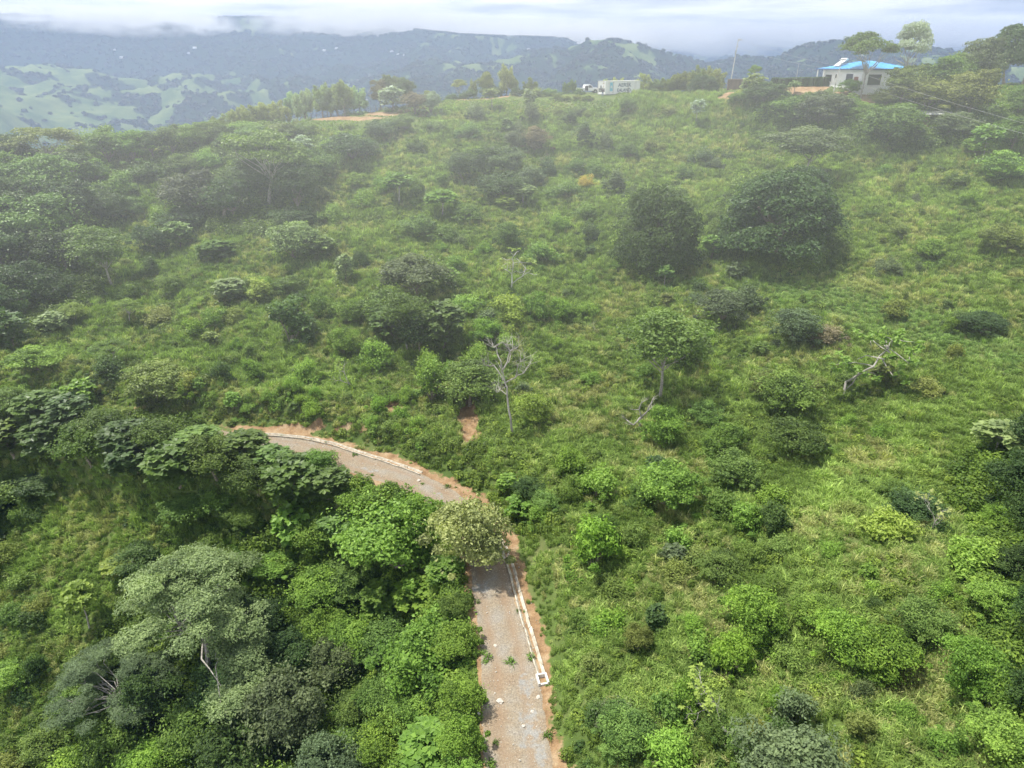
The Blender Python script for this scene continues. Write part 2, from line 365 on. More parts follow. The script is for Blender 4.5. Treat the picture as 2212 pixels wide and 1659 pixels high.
for k, s in enumerate(SCARS): SOIL = np.maximum(SOIL, blob(*s, s=50 + k))
GREY = np.zeros_like(HZ)
for k, s in enumerate([(790, 1016, 26, 8), (950, 1072, 14, 14), (1040, 1270, 26, 14), (1150, 1560, 30, 60), (1180, 1640, 26, 50), (1150, 1480, 30, 30), (905, 1035, 14, 6)]): GREY = np.maximum(GREY, .95 * blob(*s, s=80 + k, rough=1.0))
GREY = GREY * GRAVEL * .56 
# erosion hollows and steps
HZ = HZ - .5 * np.maximum(blob(1012, 905, 24, 46, 50), blob(850, 878, 20, 16, 52)) * (1 + .5 * fbm(MX / .8, MY / .8, 3, 4))
HZ += np.where(SOIL > .2, .10 * fbm(MX / .7, MY / .7, 3, 91), 0) * (RD > hw)
def grid_faces(nx, ny):
    i = np.arange(nx * ny).reshape(ny, nx)
    return np.stack([i[:-1, :-1].ravel(), i[:-1, 1:].ravel(), i[1:, 1:].ravel(), i[1:, :-1].ravel()], 1)
hill = link('hillside', mesh_np('hillside', np.stack([MX.ravel(), MY.ravel(), HZ.ravel()], 1), grid_faces(len(gx), len(gy)), [M_GROUND], True,
            {'soil': SOIL.ravel(), 'gravel': GRAVEL.ravel() * 0, 'grey': GREY.ravel() * 0}))
tag(hill, 'steep grassy hillside with patches of red soil', None, kind='structure')
# the dirt road: a sheet of its own a little above the bench
def road_sheet():
    P = ROADP; T = np.gradient(P[:, :2], axis=0); T /= np.linalg.norm(T, axis=1)[:, None]; N = np.c_[T[:, 1], -T[:, 0]]
    # denser along
    t = np.linspace(0, len(P) - 1, 900); P2 = np.stack([np.interp(t, range(len(P)), P[:, k]) for k in range(3)], 1); N2 = np.stack([np.interp(t, range(len(P)), N[:, k]) for k in range(2)], 1)
    w = np.linspace(-1, 1, 25); V = []
    X = P2[:, 0:1] + N2[:, 0:1] * w * 2.5; Y = P2[:, 1:2] + N2[:, 1:2] * w * 2.5
    e = sstep(.80, 1.0, np.abs(w))[None]
    Z = hgt(X, Y) + .035 - .10 * e + .012 * fbm(X / .35, Y / .35, 2, 8)
    nar = 1 - .24 * sstep(34, 44, Y); gr = hgt(X, Y, SHOW) * (1 - sstep(.66, .94, np.abs(w)[None] / nar)) * np.ones_like(X) + .25 * fbm(X / 1.2, Y / 1.2, 3, 14) * sstep(.5, .9, np.abs(w))[None]
    fx = ((X - GX0) / GS).astype(int).clip(0, len(gx) - 1); fy = ((Y - GY0) / GS).astype(int).clip(0, len(gy) - 1)
    return link('dirt_road', mesh_np('dirt_road', np.stack([X.ravel(), Y.ravel(), Z.ravel()], 1), grid_faces(25, 900), [M_GROUND], True,
                {'soil': (.80 * hgt(X, Y, SHOW)).ravel(), 'gravel': gr.ravel(), 'grey': hgt(X, Y, GREY).ravel(), 'rut': (np.exp(-((np.abs(w) * 2.5 - .85) / .30) ** 2)[None] * np.ones_like(X)).ravel()}))
tag(road_sheet(), 'narrow dirt and gravel road curving away to the left below the hill', None, kind='structure')

# ------------------------------------------------------------------ far country, on a polar grid round the camera
def far():
    az = np.radians(np.linspace(-58, 58, 1100)); r = np.geomspace(210, 9500, 420)
    A, RR = np.meshgrid(az, r); X = RR * np.sin(A); Y = RR * np.cos(A)
    px = CX + F * np.tan(np.clip(A, -1.4, 1.4)) / CP                 # rough frame column of each azimuth
    def line(pts, p=px): return np.interp(p, [q[0] for q in pts], [q[1] for q in pts])
    # elevation (frame row) of the far range's top, of its foot, and its distance
    top = line([(-900, 70), (0, 62), (300, 68), (420, 61), (560, 57), (700, 60), (820, 72), (1000, 88), (1150, 92), (1300, 96), (1500, 101), (1750, 100), (1930, 98), (2000, 104), (2060, 112), (2200, 112), (3200, 100)])
    dist = line([(-900, 4300), (0, 4300), (600, 4600), (1000, 5300), (1500, 6800), (1900, 7600), (3200, 7000)])
    topz = CH + (140 - top) / F * dist * .99
    wob = .35 * fbm(X / 2600, Y / 2600, 3, 41)
    valley = -235 + 60 * fbm(X / 900, Y / 900, 3, 61)
    valley = valley * line([(-900, 1), (300, 1), (900, .75), (1300, .45), (2200, .42), (3200, .5)])
    valley = valley + line([(-900, 150), (400, 150), (700, 60), (1000, 0)]) * sstep(1500, 3300, RR)
    foot = dist * line([(-900, .74), (500, .74), (900, .55), (1300, .60), (1700, .70), (3200, .7)])
    t = np.clip((RR * (1 + .12 * wob) - foot) / (dist - foot), 0, 1)
    spur = fbm(X / 700 + .3 * wob, Y / 700, 5, 71)
    Z = valley + (topz - valley) * (t ** .85) * (1 + .0 * wob) + spur * 230 * np.sin(np.pi * np.clip(t, 0, 1)) ** .7
    # rolling pasture hills in between
    hills = np.abs(fbm(X / 520, Y / 520, 4, 33)); Z = Z + (95 * (1 - 2.2 * hills)) * sstep(500, 1400, RR) * (1 - sstep(.05, .5, t))
    mid = line([(-900, 0), (250, 0), (520, 40), (800, 120), (1000, 165), (1250, 150), (1450, 85), (1650, 60), (1800, 125), (2100, 95), (3200, 120)])
    Z = Z + mid * np.exp(-((RR - 2700) / 750) ** 2) * (.75 + .6 * fbm(X / 420, Y / 420, 4, 22))
    mid2 = line([(-900, 0), (600, 0), (800, 110), (1000, 135), (1200, 130), (1380, 80), (1520, 20), (1800, 0), (3200, 0)])
    Z = Z + mid2 * np.exp(-((RR - 4000) / 650) ** 2) * (.8 + .5 * fbm(X / 500, Y / 500, 4, 29))
    Z = Z + 9 * fbm(X / 130, Y / 130, 4, 88)
    # nothing may rise above the top line seen from here, nor above the cloud base
    cap = CH + (140 - top) / F * RR * 1.0 * (1 + .012 * fbm(A * 60, A * 7, 3, 5)); 
    Z = np.minimum(Z, np.where(RR > 1500, cap, 1e9)); Z = np.minimum(Z, topz)
    near = 1 - sstep(230, 900, RR); Z = Z * (1 - near) + (-75 - .12 * RR) * near
    return A, RR, X, Y, Z, t, px
FA, FR, FX_, FY_, FZ, FT, FPX = far()
def far_mat():
    m = bpy.data.materials.new('far_country'); m.use_nodes = True; nt = m.node_tree; L = nt.links
    b = nt.nodes['Principled BSDF']; b.inputs['Roughness'].default_value = 1; b.inputs['Specular IOR Level'].default_value = .05
    tc = nd(nt, 'ShaderNodeTexCoord'); wd = nd(nt, 'ShaderNodeAttribute', attribute_name='wood')
    n = nd(nt, 'ShaderNodeTexNoise'); n.inputs['Scale'].default_value = .012; n.inputs['Detail'].default_value = 8; n.inputs['Roughness'].default_value = .65; L.new(tc.outputs['Object'], n.inputs['Vector'])
    r = nd(nt, 'ShaderNodeValToRGB'); L.new(n.outputs[0], r.inputs[0]); e = r.color_ramp.elements
    e[0].position = .35; e[0].color = (.045, .085, .028, 1); e[1].position = .68; e[1].color = (.15, .185, .068, 1)
    w = nd(nt, 'ShaderNodeRGB'); w.outputs[0].default_value = (.016, .032, .016, 1)  # woods colour kept extra dark, cloud shadow on the range included
    a = nd(nt, 'ShaderNodeMath', operation='ADD'); n2 = nd(nt, 'ShaderNodeTexNoise'); n2.inputs['Scale'].default_value = .022; n2.inputs['Roughness'].default_value = .72; n2.inputs['Detail'].default_value = 6; L.new(tc.outputs['Object'], n2.inputs['Vector'])
    L.new(wd.outputs['Fac'], a.inputs[0]); L.new(n2.outputs[0], a.inputs[1])
    mr = nd(nt, 'ShaderNodeMapRange'); mr.inputs[1].default_value = .80; mr.inputs[2].default_value = 1.10; L.new(a.outputs[0], mr.inputs[0])
    mx = nd(nt, 'ShaderNodeMixRGB'); L.new(mr.outputs[0], mx.inputs[0]); L.new(r.outputs[0], mx.inputs[1]); L.new(w.outputs[0], mx.inputs[2]); L.new(mx.outputs[0], b.inputs['Base Color'])
    return m
wn = .7 * fbm(FX_ / 330, FY_ / 330, 4, 101) + .85 * fbm(FX_ / 70, FY_ / 70, 4, 105, .65)
opn = np.interp(FPX, [-900, 150, 420, 700, 900, 1150, 1300, 1500, 1800, 2400], [.33, .35, .28, .04, .05, .10, .0, -.3, -.3, -.3]) * (1 - sstep(.0, .08, FT)) - np.interp(FPX, [300, 900, 1200], [.9, .5, .4]) * sstep(.0, .15, FT) - .6 * sstep(3900, 4500, FR)  # fewer clearings up the mountain, darkening it for the cloud shadow there
opn = np.maximum(opn, np.interp(FPX, [600, 800, 1000, 1120, 1300], [-.5, -.4, -.10, -.2, -.5]) * np.exp(-((FR - 3600) / 900) ** 2))
WOOD = sstep(-.12, .10, wn - opn * 1.15 + .22)
far_o = link('far_hills', mesh_np('far_hills', np.stack([FX_.ravel(), FY_.ravel(), FZ.ravel()], 1), grid_faces(FX_.shape[1], FX_.shape[0])[:, ::-1], [far_mat()], True, {'wood': WOOD.ravel()}))
tag(far_o, 'hazy blue mountains and green pasture hills beyond the ridge', None, kind='structure')
# ------------------------------------------------------------------ leaves and limbs
def leaf_quads(P, N, size, r, droop=.15, aspect=.55, fold=.18):
    """kite shaped leaves: P positions, N facing; size per leaf"""
    n = len(P); size = np.broadcast_to(np.asarray(size, float), (n,))[:, None]
    N = N / (np.linalg.norm(N, axis=1)[:, None] + 1e-9)
    t = r.normal(size=(n, 3)); t -= N * (t * N).sum(1)[:, None]; t /= np.linalg.norm(t, axis=1)[:, None] + 1e-9
    t[:, 2] -= droop; t /= np.linalg.norm(t, axis=1)[:, None]
    b = np.cross(N, t)
    V = np.empty((n, 4, 3)); V[:, 0] = P - t * size * .5; V[:, 2] = P + t * size * .5
    mid = P + t * size * .04 + N * size * fold * .5
    V[:, 1] = mid + b * size * aspect * .5; V[:, 3] = mid - b * size * aspect * .5
    return V.reshape(-1, 3), np.arange(n * 4).reshape(n, 4)
def foliage_mesh(name, parts, m=None):
    """parts: list of (V, F, lv per leaf)"""
    Vs, Fs, A, k = [], [], [], 0
    for V, Fc, lv in parts:
        Vs.append(V); Fs.append(Fc + k); k += len(V); A.append(np.repeat(lv, 4))
    return mesh_np(name, np.concatenate(Vs), np.concatenate(Fs), [m or M_LEAF], False, {'lv': np.concatenate(A)})
def sph(n, r):
    v = r.normal(size=(n, 3)); return v / np.linalg.norm(v, axis=1)[:, None]
def clump(c, rad, n, size, r, flat=.75, fill=.25, up=.35, lv0=.5, aspect=.55, lump=.28):
    """leaves over the skin of a lumpy cluster, a few inside"""
    d = sph(n, r); d[:, 2] = np.where(d[:, 2] < -.35, -d[:, 2], d[:, 2])
    ph = r.uniform(0, 6, 3)
    lmp = 1 + lump * (np.sin(d[:, 0] * 5 + ph[0]) * np.sin(d[:, 1] * 5 + ph[1]) + .6 * np.sin(d[:, 2] * 7 + ph[2] + d[:, 0] * 4))
    rr = np.where(r.random(n) < fill, r.uniform(.35, .9, n), r.uniform(.86, 1.06, n)) * lmp
    P = np.asarray(c) + d * (rr * rad)[:, None] * np.array([1, 1, flat])
    N = d * .7 + np.array([0, 0, up]) + r.normal(size=(n, 3)) * .55
    lv = np.clip(lv0 + r.normal(size=n) * .17 + .10 * (d[:, 2]), 0, 1)
    V, Fc = leaf_quads(P, N, size * r.uniform(.7, 1.3, n), r, aspect=aspect)
    return V, Fc, lv
def limbs(mb, base, tips, r0, r, fork=.45, k=6, wig=.12):
    """a trunk that forks to every tip: each limb is a bent, tapering tube leaving the trunk at its own height"""
    base = Vector(base); H = max(t[2] for t in tips) - base.z
    cen = Vector((float(np.mean([t[0] for t in tips])), float(np.mean([t[1] for t in tips])), base.z + H * fork * 1.35))
    tr = [base - Vector((0, 0, .5)), base, base.lerp(cen, .5) + Vector((r.normal() * wig * .3 * H * .3, r.normal() * wig * .3 * H * .3, 0)), cen]
    mb.tube(tr, [r0 * 1.5, r0 * 1.15, r0 * .85, r0 * .6], k)
    for t in tips:
        t = Vector(t); u = r.uniform(.55, 1.0); s = tr[2].lerp(cen, u); L = (t - s).length
        m1 = s.lerp(t, .35) + Vector((r.normal(), r.normal(), abs(r.normal()) * .6)) * wig * L; m2 = s.lerp(t, .72) + Vector((r.normal(), r.normal(), r.normal() * .5)) * wig * L
        a = r0 * .42 * min(1, (L / (H + .01)) + .45); mb.tube([s, m1, m2, t], [a, a * .7, a * .42, a * .16], 5, False)
def trunk_mesh(name, mb, m): return mb.mesh(name, m)

# every generator returns (crown mesh, trunk mesh or None, reference width, reference height)
def gen_dome(r, n=26000, W=12, H=9, size=.34):
    """dense round-topped crown down to the ground"""
    parts = []; K = 70
    for i in range(K):
        a = r.uniform(0, 2 * math.pi); u = (i + .5) / K; el = math.asin(min(1, u)); rr = math.cos(el) ** .82 * (1 + .10 * math.sin(2 * a + K))
        c = (rr * math.cos(a) * W * .40 * r.uniform(.93, 1.05), rr * math.sin(a) * W * .40 * r.uniform(.93, 1.05), H * (.10 + .74 * math.sin(el) * r.uniform(.95, 1.03)))
        q_ = r.uniform(.7, 2.0); parts.append(clump(c, q_ * W / 12, int(n / K * (q_ / 1.2) ** 2), size, r, .75, .12, .5, r.uniform(.35, .62)))
    mb = MB(); mb.tube([(0, 0, -.6), (0, 0, H * .3), (.2, .1, H * .6)], [.5, .4, .2], 7)
    for k in range(5):
        a = k * 1.26; mb.tube([(0, 0, H * .25), (math.cos(a) * W * .18, math.sin(a) * W * .18, H * .5), (math.cos(a) * W * .33, math.sin(a) * W * .33, H * .62)], [.25, .16, .06], 5)
    return foliage_mesh('crown', parts), mb.mesh('trunk', M_BARK), W, H
def gen_broad(r, n=15000, W=7, H=7.5, size=.27, low=.30, K=24, flat=.72, bark=None, lvr=(.3, .7), r0=.2, spread=.36):
    """irregular broadleaf crown of separate clumps on forking limbs"""
    parts, tips = [], []
    for i in range(K):
        for _ in range(30):
            p = r.uniform(-1, 1, 3)
            if .25 < np.linalg.norm(p) < 1: break
        c = np.array([p[0] * W * spread, p[1] * W * spread, H * (low + (1 - low) * (.5 + .42 * p[2]))])
        rad = r.uniform(.085, .20) * W; parts.append(clump(c, rad, int(n / K * (rad / (.145 * W)) ** 2 * r.uniform(.7, 1.2)), size, r, flat, .2, .4, r.uniform(*lvr))); tips.append(c)
    for i in range(7 if low < .2 else 0):
        a = r.uniform(0, 6.28); q = r.uniform(.42, .60); parts.append(clump(np.array([math.cos(a) * q * W, math.sin(a) * q * W, H * r.uniform(.08, .6)]), r.uniform(.04, .09) * W, n // 40, size, r, flat, .4, .4, r.uniform(*lvr)))
    for _ in range(3): parts.append(clump(np.array([r.normal() * W * .1, r.normal() * W * .1, H * .55]), W * .46, int(n * .035), size, r, H / W * .8, .5, .3, .65))
    mb = MB(); limbs(mb, (0, 0, 0), tips[:11], r0, r, low * .8)
    return foliage_mesh('crown', parts), mb.mesh('trunk', bark or M_BARK), W, H
def gen_spreading(r, W=15, H=12, n=95000, size=.155):
    """wide crown of flat leafy layers with gaps, pale limbs showing between them"""
    parts, tips = [], []; K = 150
    boughs = [(r.uniform(0, 6.28), r.uniform(.45, 1.0), r.uniform(.0, 1.0)) for _ in range(17)]
    for i in range(K):
        a0, q0, h0 = boughs[i % 17]; a = a0 + r.normal() * .22; q = min(1.08, q0 * r.uniform(.45, 1.08)); hh = .42 + .40 * h0 * (1 - .35 * q * q) + .10 * (1 - q)
        c = np.array([math.cos(a) * q * W * .44, math.sin(a) * q * W * .44, H * (hh + r.uniform(-.035, .035))]); rad = r.uniform(.04, .08) * W
        parts.append(clump(c, rad, int(n / K * (rad / (.055 * W)) ** 1.6), size, r, .42, .35, .7, r.uniform(.3, .75)))
        if i < 51: tips.append(c)
    mb = MB(); limbs(mb, (0, 0, 0), tips, .20, r, .34, wig=.09)
    return foliage_mesh('crown', parts), mb.mesh('trunk', M_BARKP), W, H
def gen_umbrella(r, n=9000, W=9, H=7, size=.27, bark=None, K=22):
    """flat layered crown over bare forking limbs"""
    parts, tips = [], []
    for i in range(K):
        a = r.uniform(0, 6.28); q = math.sqrt(r.uniform(.03, 1)); 
        c = np.array([math.cos(a) * q * W * .42, math.sin(a) * q * W * .42, H * (.93 - .26 * q * q + r.uniform(-.09, .04))])
        rad = r.uniform(.10, .17) * W; parts.append(clump(c, rad, n // K, size, r, .34, .3, .8, r.uniform(.35, .65))); tips.append(c - [0, 0, .15])
    mb = MB(); limbs(mb, (0, 0, 0), tips[:14], .17, r, .36, wig=.10)
    return foliage_mesh('crown', parts), mb.mesh('trunk', bark or M_BARKP), W, H
def rosette(c, R_, n, L, r, droop=.35, aspect=.8, lv0=.6):
    a = np.linspace(0, 2 * math.pi, n, endpoint=False) + r.uniform(0, 6); el = r.uniform(-.5, .9, n)
    d = np.stack([np.cos(a) * np.cos(el), np.sin(a) * np.cos(el), np.sin(el)], 1)
    t = d.copy(); t[:, 2] -= droop; t /= np.linalg.norm(t, axis=1)[:, None]
    P = np.asarray(c) + d * R_ * r.uniform(.5, 1.1, n)[:, None]
    up = np.array([0, 0, 1.]) + r.normal(size=(n, 3)) * .35; up -= t * (up * t).sum(1)[:, None]; up /= np.linalg.norm(up, axis=1)[:, None]
    b = np.cross(up, t); L_ = L * r.uniform(.75, 1.2, n)[:, None]
    V = np.empty((n, 4, 3)); V[:, 0] = P - t * L_ * .35; V[:, 2] = P + t * L_ * .65 - up * L_ * .08; V[:, 1] = P + b * L_ * aspect * .5 + t * L_ * .1 + up * L_ * .06; V[:, 3] = P - b * L_ * aspect * .5 + t * L_ * .1 + up * L_ * .06
    return V.reshape(-1, 3), np.arange(n * 4).reshape(n, 4), np.clip(lv0 + r.normal(size=n) * .12, 0, 1)
def gen_bigleaf(r, W=4, H=6, K=130, L=.50, low=.24, bark=None, stems=True):
    """slender stems tipped with whorls of very large leaves"""
    parts, tips = [], []
    for i in range(K):
        a = r.uniform(0, 6.28); q = math.sqrt(r.uniform(0, 1)); h = r.uniform(0, 1)
        c = np.array([math.cos(a) * q * W * .42, math.sin(a) * q * W * .42, H * (low + (.94 - low) * (h ** .7) * (1 - .35 * q * q))])
        parts.append(rosette(c, L * .55, r.integers(7, 12), L, r, lv0=r.uniform(.35, .7))); tips.append(c)
    mb = MB(); limbs(mb, (0, 0, 0), tips[:12], .10, r, low * .9, wig=.06)
    return foliage_mesh('crown', parts), mb.mesh('trunk', bark or M_BARK), W, H
def gen_shrub(r, n=4200, W=3, H=2.6, size=.21, K=11, lvr=(.35, .7), aspect=.55, fl=.85, open_=0):
    """bushy plant leafy to the ground, stems inside"""
    parts = []; mb = MB()
    for i in range(K):
        a = r.uniform(0, 6.28); q = math.sqrt(r.uniform(.02, 1)); h = r.uniform(.12, 1)
        c = np.array([math.cos(a) * q * W * .43 * (1.1 - .40 * h), math.sin(a) * q * W * .43 * (1.1 - .40 * h), H * (.12 + .72 * h * (1 - .3 * q * q))]); c += r.normal(size=3) * [.05 * W, .05 * W, .04 * H]
        rd_ = r.uniform(.09, .22); parts.append(clump(c, rd_ * W, int(n / K * (rd_ / .18) ** 2), size, r, fl, .25, .35, r.uniform(*lvr), aspect))
        # stray shoots
        V, Fc, lv = clump(c + [0, 0, .12 * H], .30 * W, int(n / K * (.30 + open_)), size, r, 1.0, .8, .3, .7, aspect); parts.append((V, Fc, lv))
        mb.tube([(0, 0, -.2), (c[0] * .45, c[1] * .45, c[2] * .5), tuple(c)], [.045, .03, .012], 4, False)
    for i in range(6):                                              # straggling side shoots beyond the main outline
        a = r.uniform(0, 6.28); q = r.uniform(.44, .66); c = np.array([math.cos(a) * q * W, math.sin(a) * q * W, H * r.uniform(.08, .5)]); parts.append(clump(c, r.uniform(.05, .10) * W, n // 28, size, r, fl, .4, .35, r.uniform(*lvr), aspect))
        mb.tube([(0, 0, 0), tuple(c * [.55, .55, .9]), tuple(c)], [.03, .02, .01], 4, False)
    cr = foliage_mesh('foliage', parts)
    return cr, mb.mesh('stems', M_BARK), W, H
def gen_spray(r, n=9000, W=5, H=6.5, size=.30, K=34):
    """loose crown of upswept feathery boughs on a short forked trunk"""
    parts, tips = [], []
    for i in range(K):
        a = r.uniform(0, 6.28); q = math.sqrt(r.uniform(0, 1)); h = r.uniform(.36, 1) * (1 - .30 * q * q)
        c0 = np.array([math.cos(a) * q * W * .38, math.sin(a) * q * W * .38, H * h * .86]); ax = np.array([math.cos(a) * .35 + .25, math.sin(a) * .35, .8]); ax /= np.linalg.norm(ax)
        m = n // K; s = r.uniform(-.6, .75, m); P = c0 + ax * s[:, None] + r.normal(size=(m, 3)) * (.27 * (1.05 - np.abs(s)))[:, None]
        N = r.normal(size=(m, 3)) * .7 + [0, 0, .45]; V, Fc = leaf_quads(P, N, size * r.uniform(.7, 1.3, m), r, aspect=.42)
        parts.append((V, Fc, np.clip(r.uniform(.35, .65) + .25 * s + r.normal(size=m) * .12, 0, 1))); tips.append(c0)
    mb = MB(); limbs(mb, (0, 0, 0), tips[:10], .16, r, .22)
    return foliage_mesh('crown', parts), mb.mesh('trunk', M_BARK), W, H
def gen_bare(r, W=4, H=6, depth=5, r0=.12, fork=.45, leaves=0, lsize=.35, bark=None, lean=0, twist=.22, name='branches'):
    """leafless tree of crooked forking limbs; a few leaf tufts at the ends if asked"""
    mb = MB(); ends = []
    def grow(p, d, L, rad, lv):
        q = p; pts = [p]; rs = [rad]
        for s in range(3):
            d = (d + Vector((r.normal(), r.normal(), r.normal() * .6 + .12)) * twist).normalized(); q = q + d * L / 3; pts.append(q); rs.append(rad * (1 - .13 * (s + 1)))
        mb.tube(pts, rs, 5 if lv < 3 else 4, False)
        if lv >= depth: ends.append(q); return
        for k in range(int(r.integers(2, 4))):
            a = r.uniform(0, 6.28); sp = r.uniform(.45, .95); o = d.orthogonal().normalized(); o = Matrix.Rotation(a, 3, d) @ o
            grow(q if k < 2 else pts[2], (d * math.cos(sp) + o * math.sin(sp) + Vector((0, 0, .08))).normalized(), L * r.uniform(.62, .82), rad * .60, lv + 1)
    grow(Vector((0, 0, -.3)), Vector((lean, 0, 1)).normalized(), H * fork, r0, 1)
    me = mb.mesh('trunk', bark or M_BARKP)
    co = np.empty(len(me.vertices) * 3); me.vertices.foreach_get('co', co); co = co.reshape(-1, 3)
    w = max(np.ptp(co[:, 0]), np.ptp(co[:, 1])); h = co[:, 2].max()
    parts = []
    if leaves:
        for e in ends:
            if r.random() < leaves: parts.append(rosette(tuple(e), lsize * .5, 7, lsize, r, aspect=.6))
    return (foliage_mesh('crown', parts) if parts else None), me, w, h
def gen_weed(r, n=210, W=1.1, H=.9, size=.20, m=None):
    d = sph(n, r); d[:, 2] = np.abs(d[:, 2]); P = d * r.uniform(.5, 1, n)[:, None] * [W / 2, W / 2, H]; P[:, 2] += .05
    V, Fc = leaf_quads(P, d + r.normal(size=(n, 3)) * .5 + [0, 0, .4], size * r.uniform(.6, 1.4, n), r); return foliage_mesh('weed', [(V, Fc, np.clip(.5 + .2 * r.normal(size=n), 0, 1))], m or M_LEAFI)
def gen_tuft(r, n=70, rad=.42, H=.62, w=.035, arch=.5):
    """arching grass blades, each two tapering segments"""
    a = r.uniform(0, 6.28, n); q = np.sqrt(r.uniform(0, 1, n)) * rad; B = np.stack([np.cos(a) * q, np.sin(a) * q, np.full(n, -.06)], 1)
    b = r.uniform(0, 6.28, n); out = np.stack([np.cos(b), np.sin(b), np.zeros(n)], 1); h = H * r.uniform(.55, 1.2, n)[:, None]; k = arch * r.uniform(.4, 1.5, n)[:, None]
    M_ = B + out * h * k * .35 + [0, 0, 1] * h * .62; T = B + out * h * k * 1.05 + [0, 0, 1] * h * (1.0 - .35 * k)
    s = np.cross(out, [0, 0, 1.]) * (w * r.uniform(.7, 1.4, n))[:, None]
    V = np.empty((n, 6, 3)); V[:, 0] = B - s; V[:, 1] = B + s; V[:, 2] = M_ + s * .85; V[:, 3] = M_ - s * .85; V[:, 4] = T + s * .15; V[:, 5] = T - s * .15
    i = np.arange(n)[:, None] * 6; Fc = np.concatenate([i + [0, 1, 2, 3], i + [3, 2, 4, 5]])
    lv = np.repeat(np.clip(.5 + .22 * r.normal(size=n), 0, 1), 6)
    return mesh_np('tuft', V.reshape(-1, 3), Fc, [M_GRASS], False, {'lv': lv})

# ------------------------------------------------------------------ scatter of uncountable stuff
def scatter(name, label, sources, P, rot, scl, idx, tint, kindname='stuff'):
    """points carry rotation, scale, source index and tint; geometry nodes put the sources on them"""
    me = bpy.data.meshes.new(name); me.vertices.add(len(P)); me.vertices.foreach_set('co', np.asarray(P, np.float32).ravel())
    me.attributes.new('rot', 'FLOAT_VECTOR', 'POINT').data.foreach_set('vector', np.asarray(rot, np.float32).ravel())
    me.attributes.new('scl', 'FLOAT_VECTOR', 'POINT').data.foreach_set('vector', np.asarray(scl, np.float32).ravel())
    me.attributes.new('tint', 'FLOAT_VECTOR', 'POINT').data.foreach_set('vector', np.asarray(tint, np.float32).ravel())
    me.attributes.new('idx', 'INT', 'POINT').data.foreach_set('value', np.asarray(idx, np.int32))
    o = link(name, me); tag(o, label, kind=kindname)
    col = bpy.data.collections.new(name + '_kinds')
    for k, s in enumerate(sources):
        so = bpy.data.objects.new('%s_kind_%02d' % (name, k), s); col.objects.link(so)
    ng = bpy.data.node_groups.new(name, 'GeometryNodeTree'); ng.interface.new_socket('Geometry', in_out='INPUT', socket_type='NodeSocketGeometry'); ng.interface.new_socket('Geometry', in_out='OUTPUT', socket_type='NodeSocketGeometry')
    L = ng.links; gi = nd(ng, 'NodeGroupInput'); go = nd(ng, 'NodeGroupOutput'); mp = nd(ng, 'GeometryNodeMeshToPoints'); ip = nd(ng, 'GeometryNodeInstanceOnPoints'); ci = nd(ng, 'GeometryNodeCollectionInfo')
    ci.inputs[0].default_value = col; ci.inputs['Separate Children'].default_value = True; ci.inputs['Reset Children'].default_value = True
    def na(n, t):
        a = nd(ng, 'GeometryNodeInputNamedAttribute', data_type=t); a.inputs[0].default_value = n; return a.outputs[0]
    L.new(gi.outputs[0], mp.inputs[0]); L.new(mp.outputs[0], ip.inputs['Points']); L.new(ci.outputs[0], ip.inputs['Instance']); ip.inputs['Pick Instance'].default_value = True
    L.new(na('idx', 'INT'), ip.inputs['Instance Index']); er = nd(ng, 'FunctionNodeEulerToRotation'); L.new(na('rot', 'FLOAT_VECTOR'), er.inputs[0]); L.new(er.outputs[0], ip.inputs['Rotation']); L.new(na('scl', 'FLOAT_VECTOR'), ip.inputs['Scale'])
    L.new(ip.outputs[0], go.inputs[0])
    md = o.modifiers.new('scatter', 'NODES'); md.node_group = ng
    return o
def in_poly(px, py, poly):
    c = np.zeros(px.shape, bool); n = len(poly); j = n - 1
    for i in range(n):
        xi, yi = poly[i]; xj, yj = poly[j]
        c ^= ((yi > py) != (yj > py)) & (px < (xj - xi) * (py - yi) / (yj - yi + 1e-12) + xi); j = i
    return c
def sample_ground(n, r, D0=0, D1=260, margin=420):
    """random points of the near hill inside (and a little outside) the frame"""
    X = r.uniform(GX0, GX1, n); Y = r.uniform(GY0, GY1 - 90, n); Z = hgt(X, Y); px, py, D = project(X, Y, Z)
    m = (D > max(D0, 12)) & (D < D1) & (px > -margin) & (px < 2212 + margin) & (py < 1659 + margin * 1.6) & (py > 60)
    m &= (r.random(n) < .45) | ((px > -160) & (px < 2372) & (py < 1915))
    return X[m], Y[m], Z[m], px[m], py[m], D[m]
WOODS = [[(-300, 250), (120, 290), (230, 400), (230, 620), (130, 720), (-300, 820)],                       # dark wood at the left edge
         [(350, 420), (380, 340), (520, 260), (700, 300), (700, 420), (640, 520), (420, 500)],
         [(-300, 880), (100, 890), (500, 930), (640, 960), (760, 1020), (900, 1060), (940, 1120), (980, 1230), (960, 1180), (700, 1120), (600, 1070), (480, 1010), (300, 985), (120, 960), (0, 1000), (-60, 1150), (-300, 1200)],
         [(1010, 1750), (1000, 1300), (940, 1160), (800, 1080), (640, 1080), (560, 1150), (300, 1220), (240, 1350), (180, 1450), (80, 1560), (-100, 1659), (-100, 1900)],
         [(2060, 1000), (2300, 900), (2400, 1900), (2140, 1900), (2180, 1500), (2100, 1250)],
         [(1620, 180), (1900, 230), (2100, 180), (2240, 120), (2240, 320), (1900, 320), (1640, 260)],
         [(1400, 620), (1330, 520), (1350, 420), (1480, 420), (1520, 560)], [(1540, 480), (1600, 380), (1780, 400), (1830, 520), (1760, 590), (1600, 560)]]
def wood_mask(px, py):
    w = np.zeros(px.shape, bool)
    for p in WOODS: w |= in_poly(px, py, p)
    return w
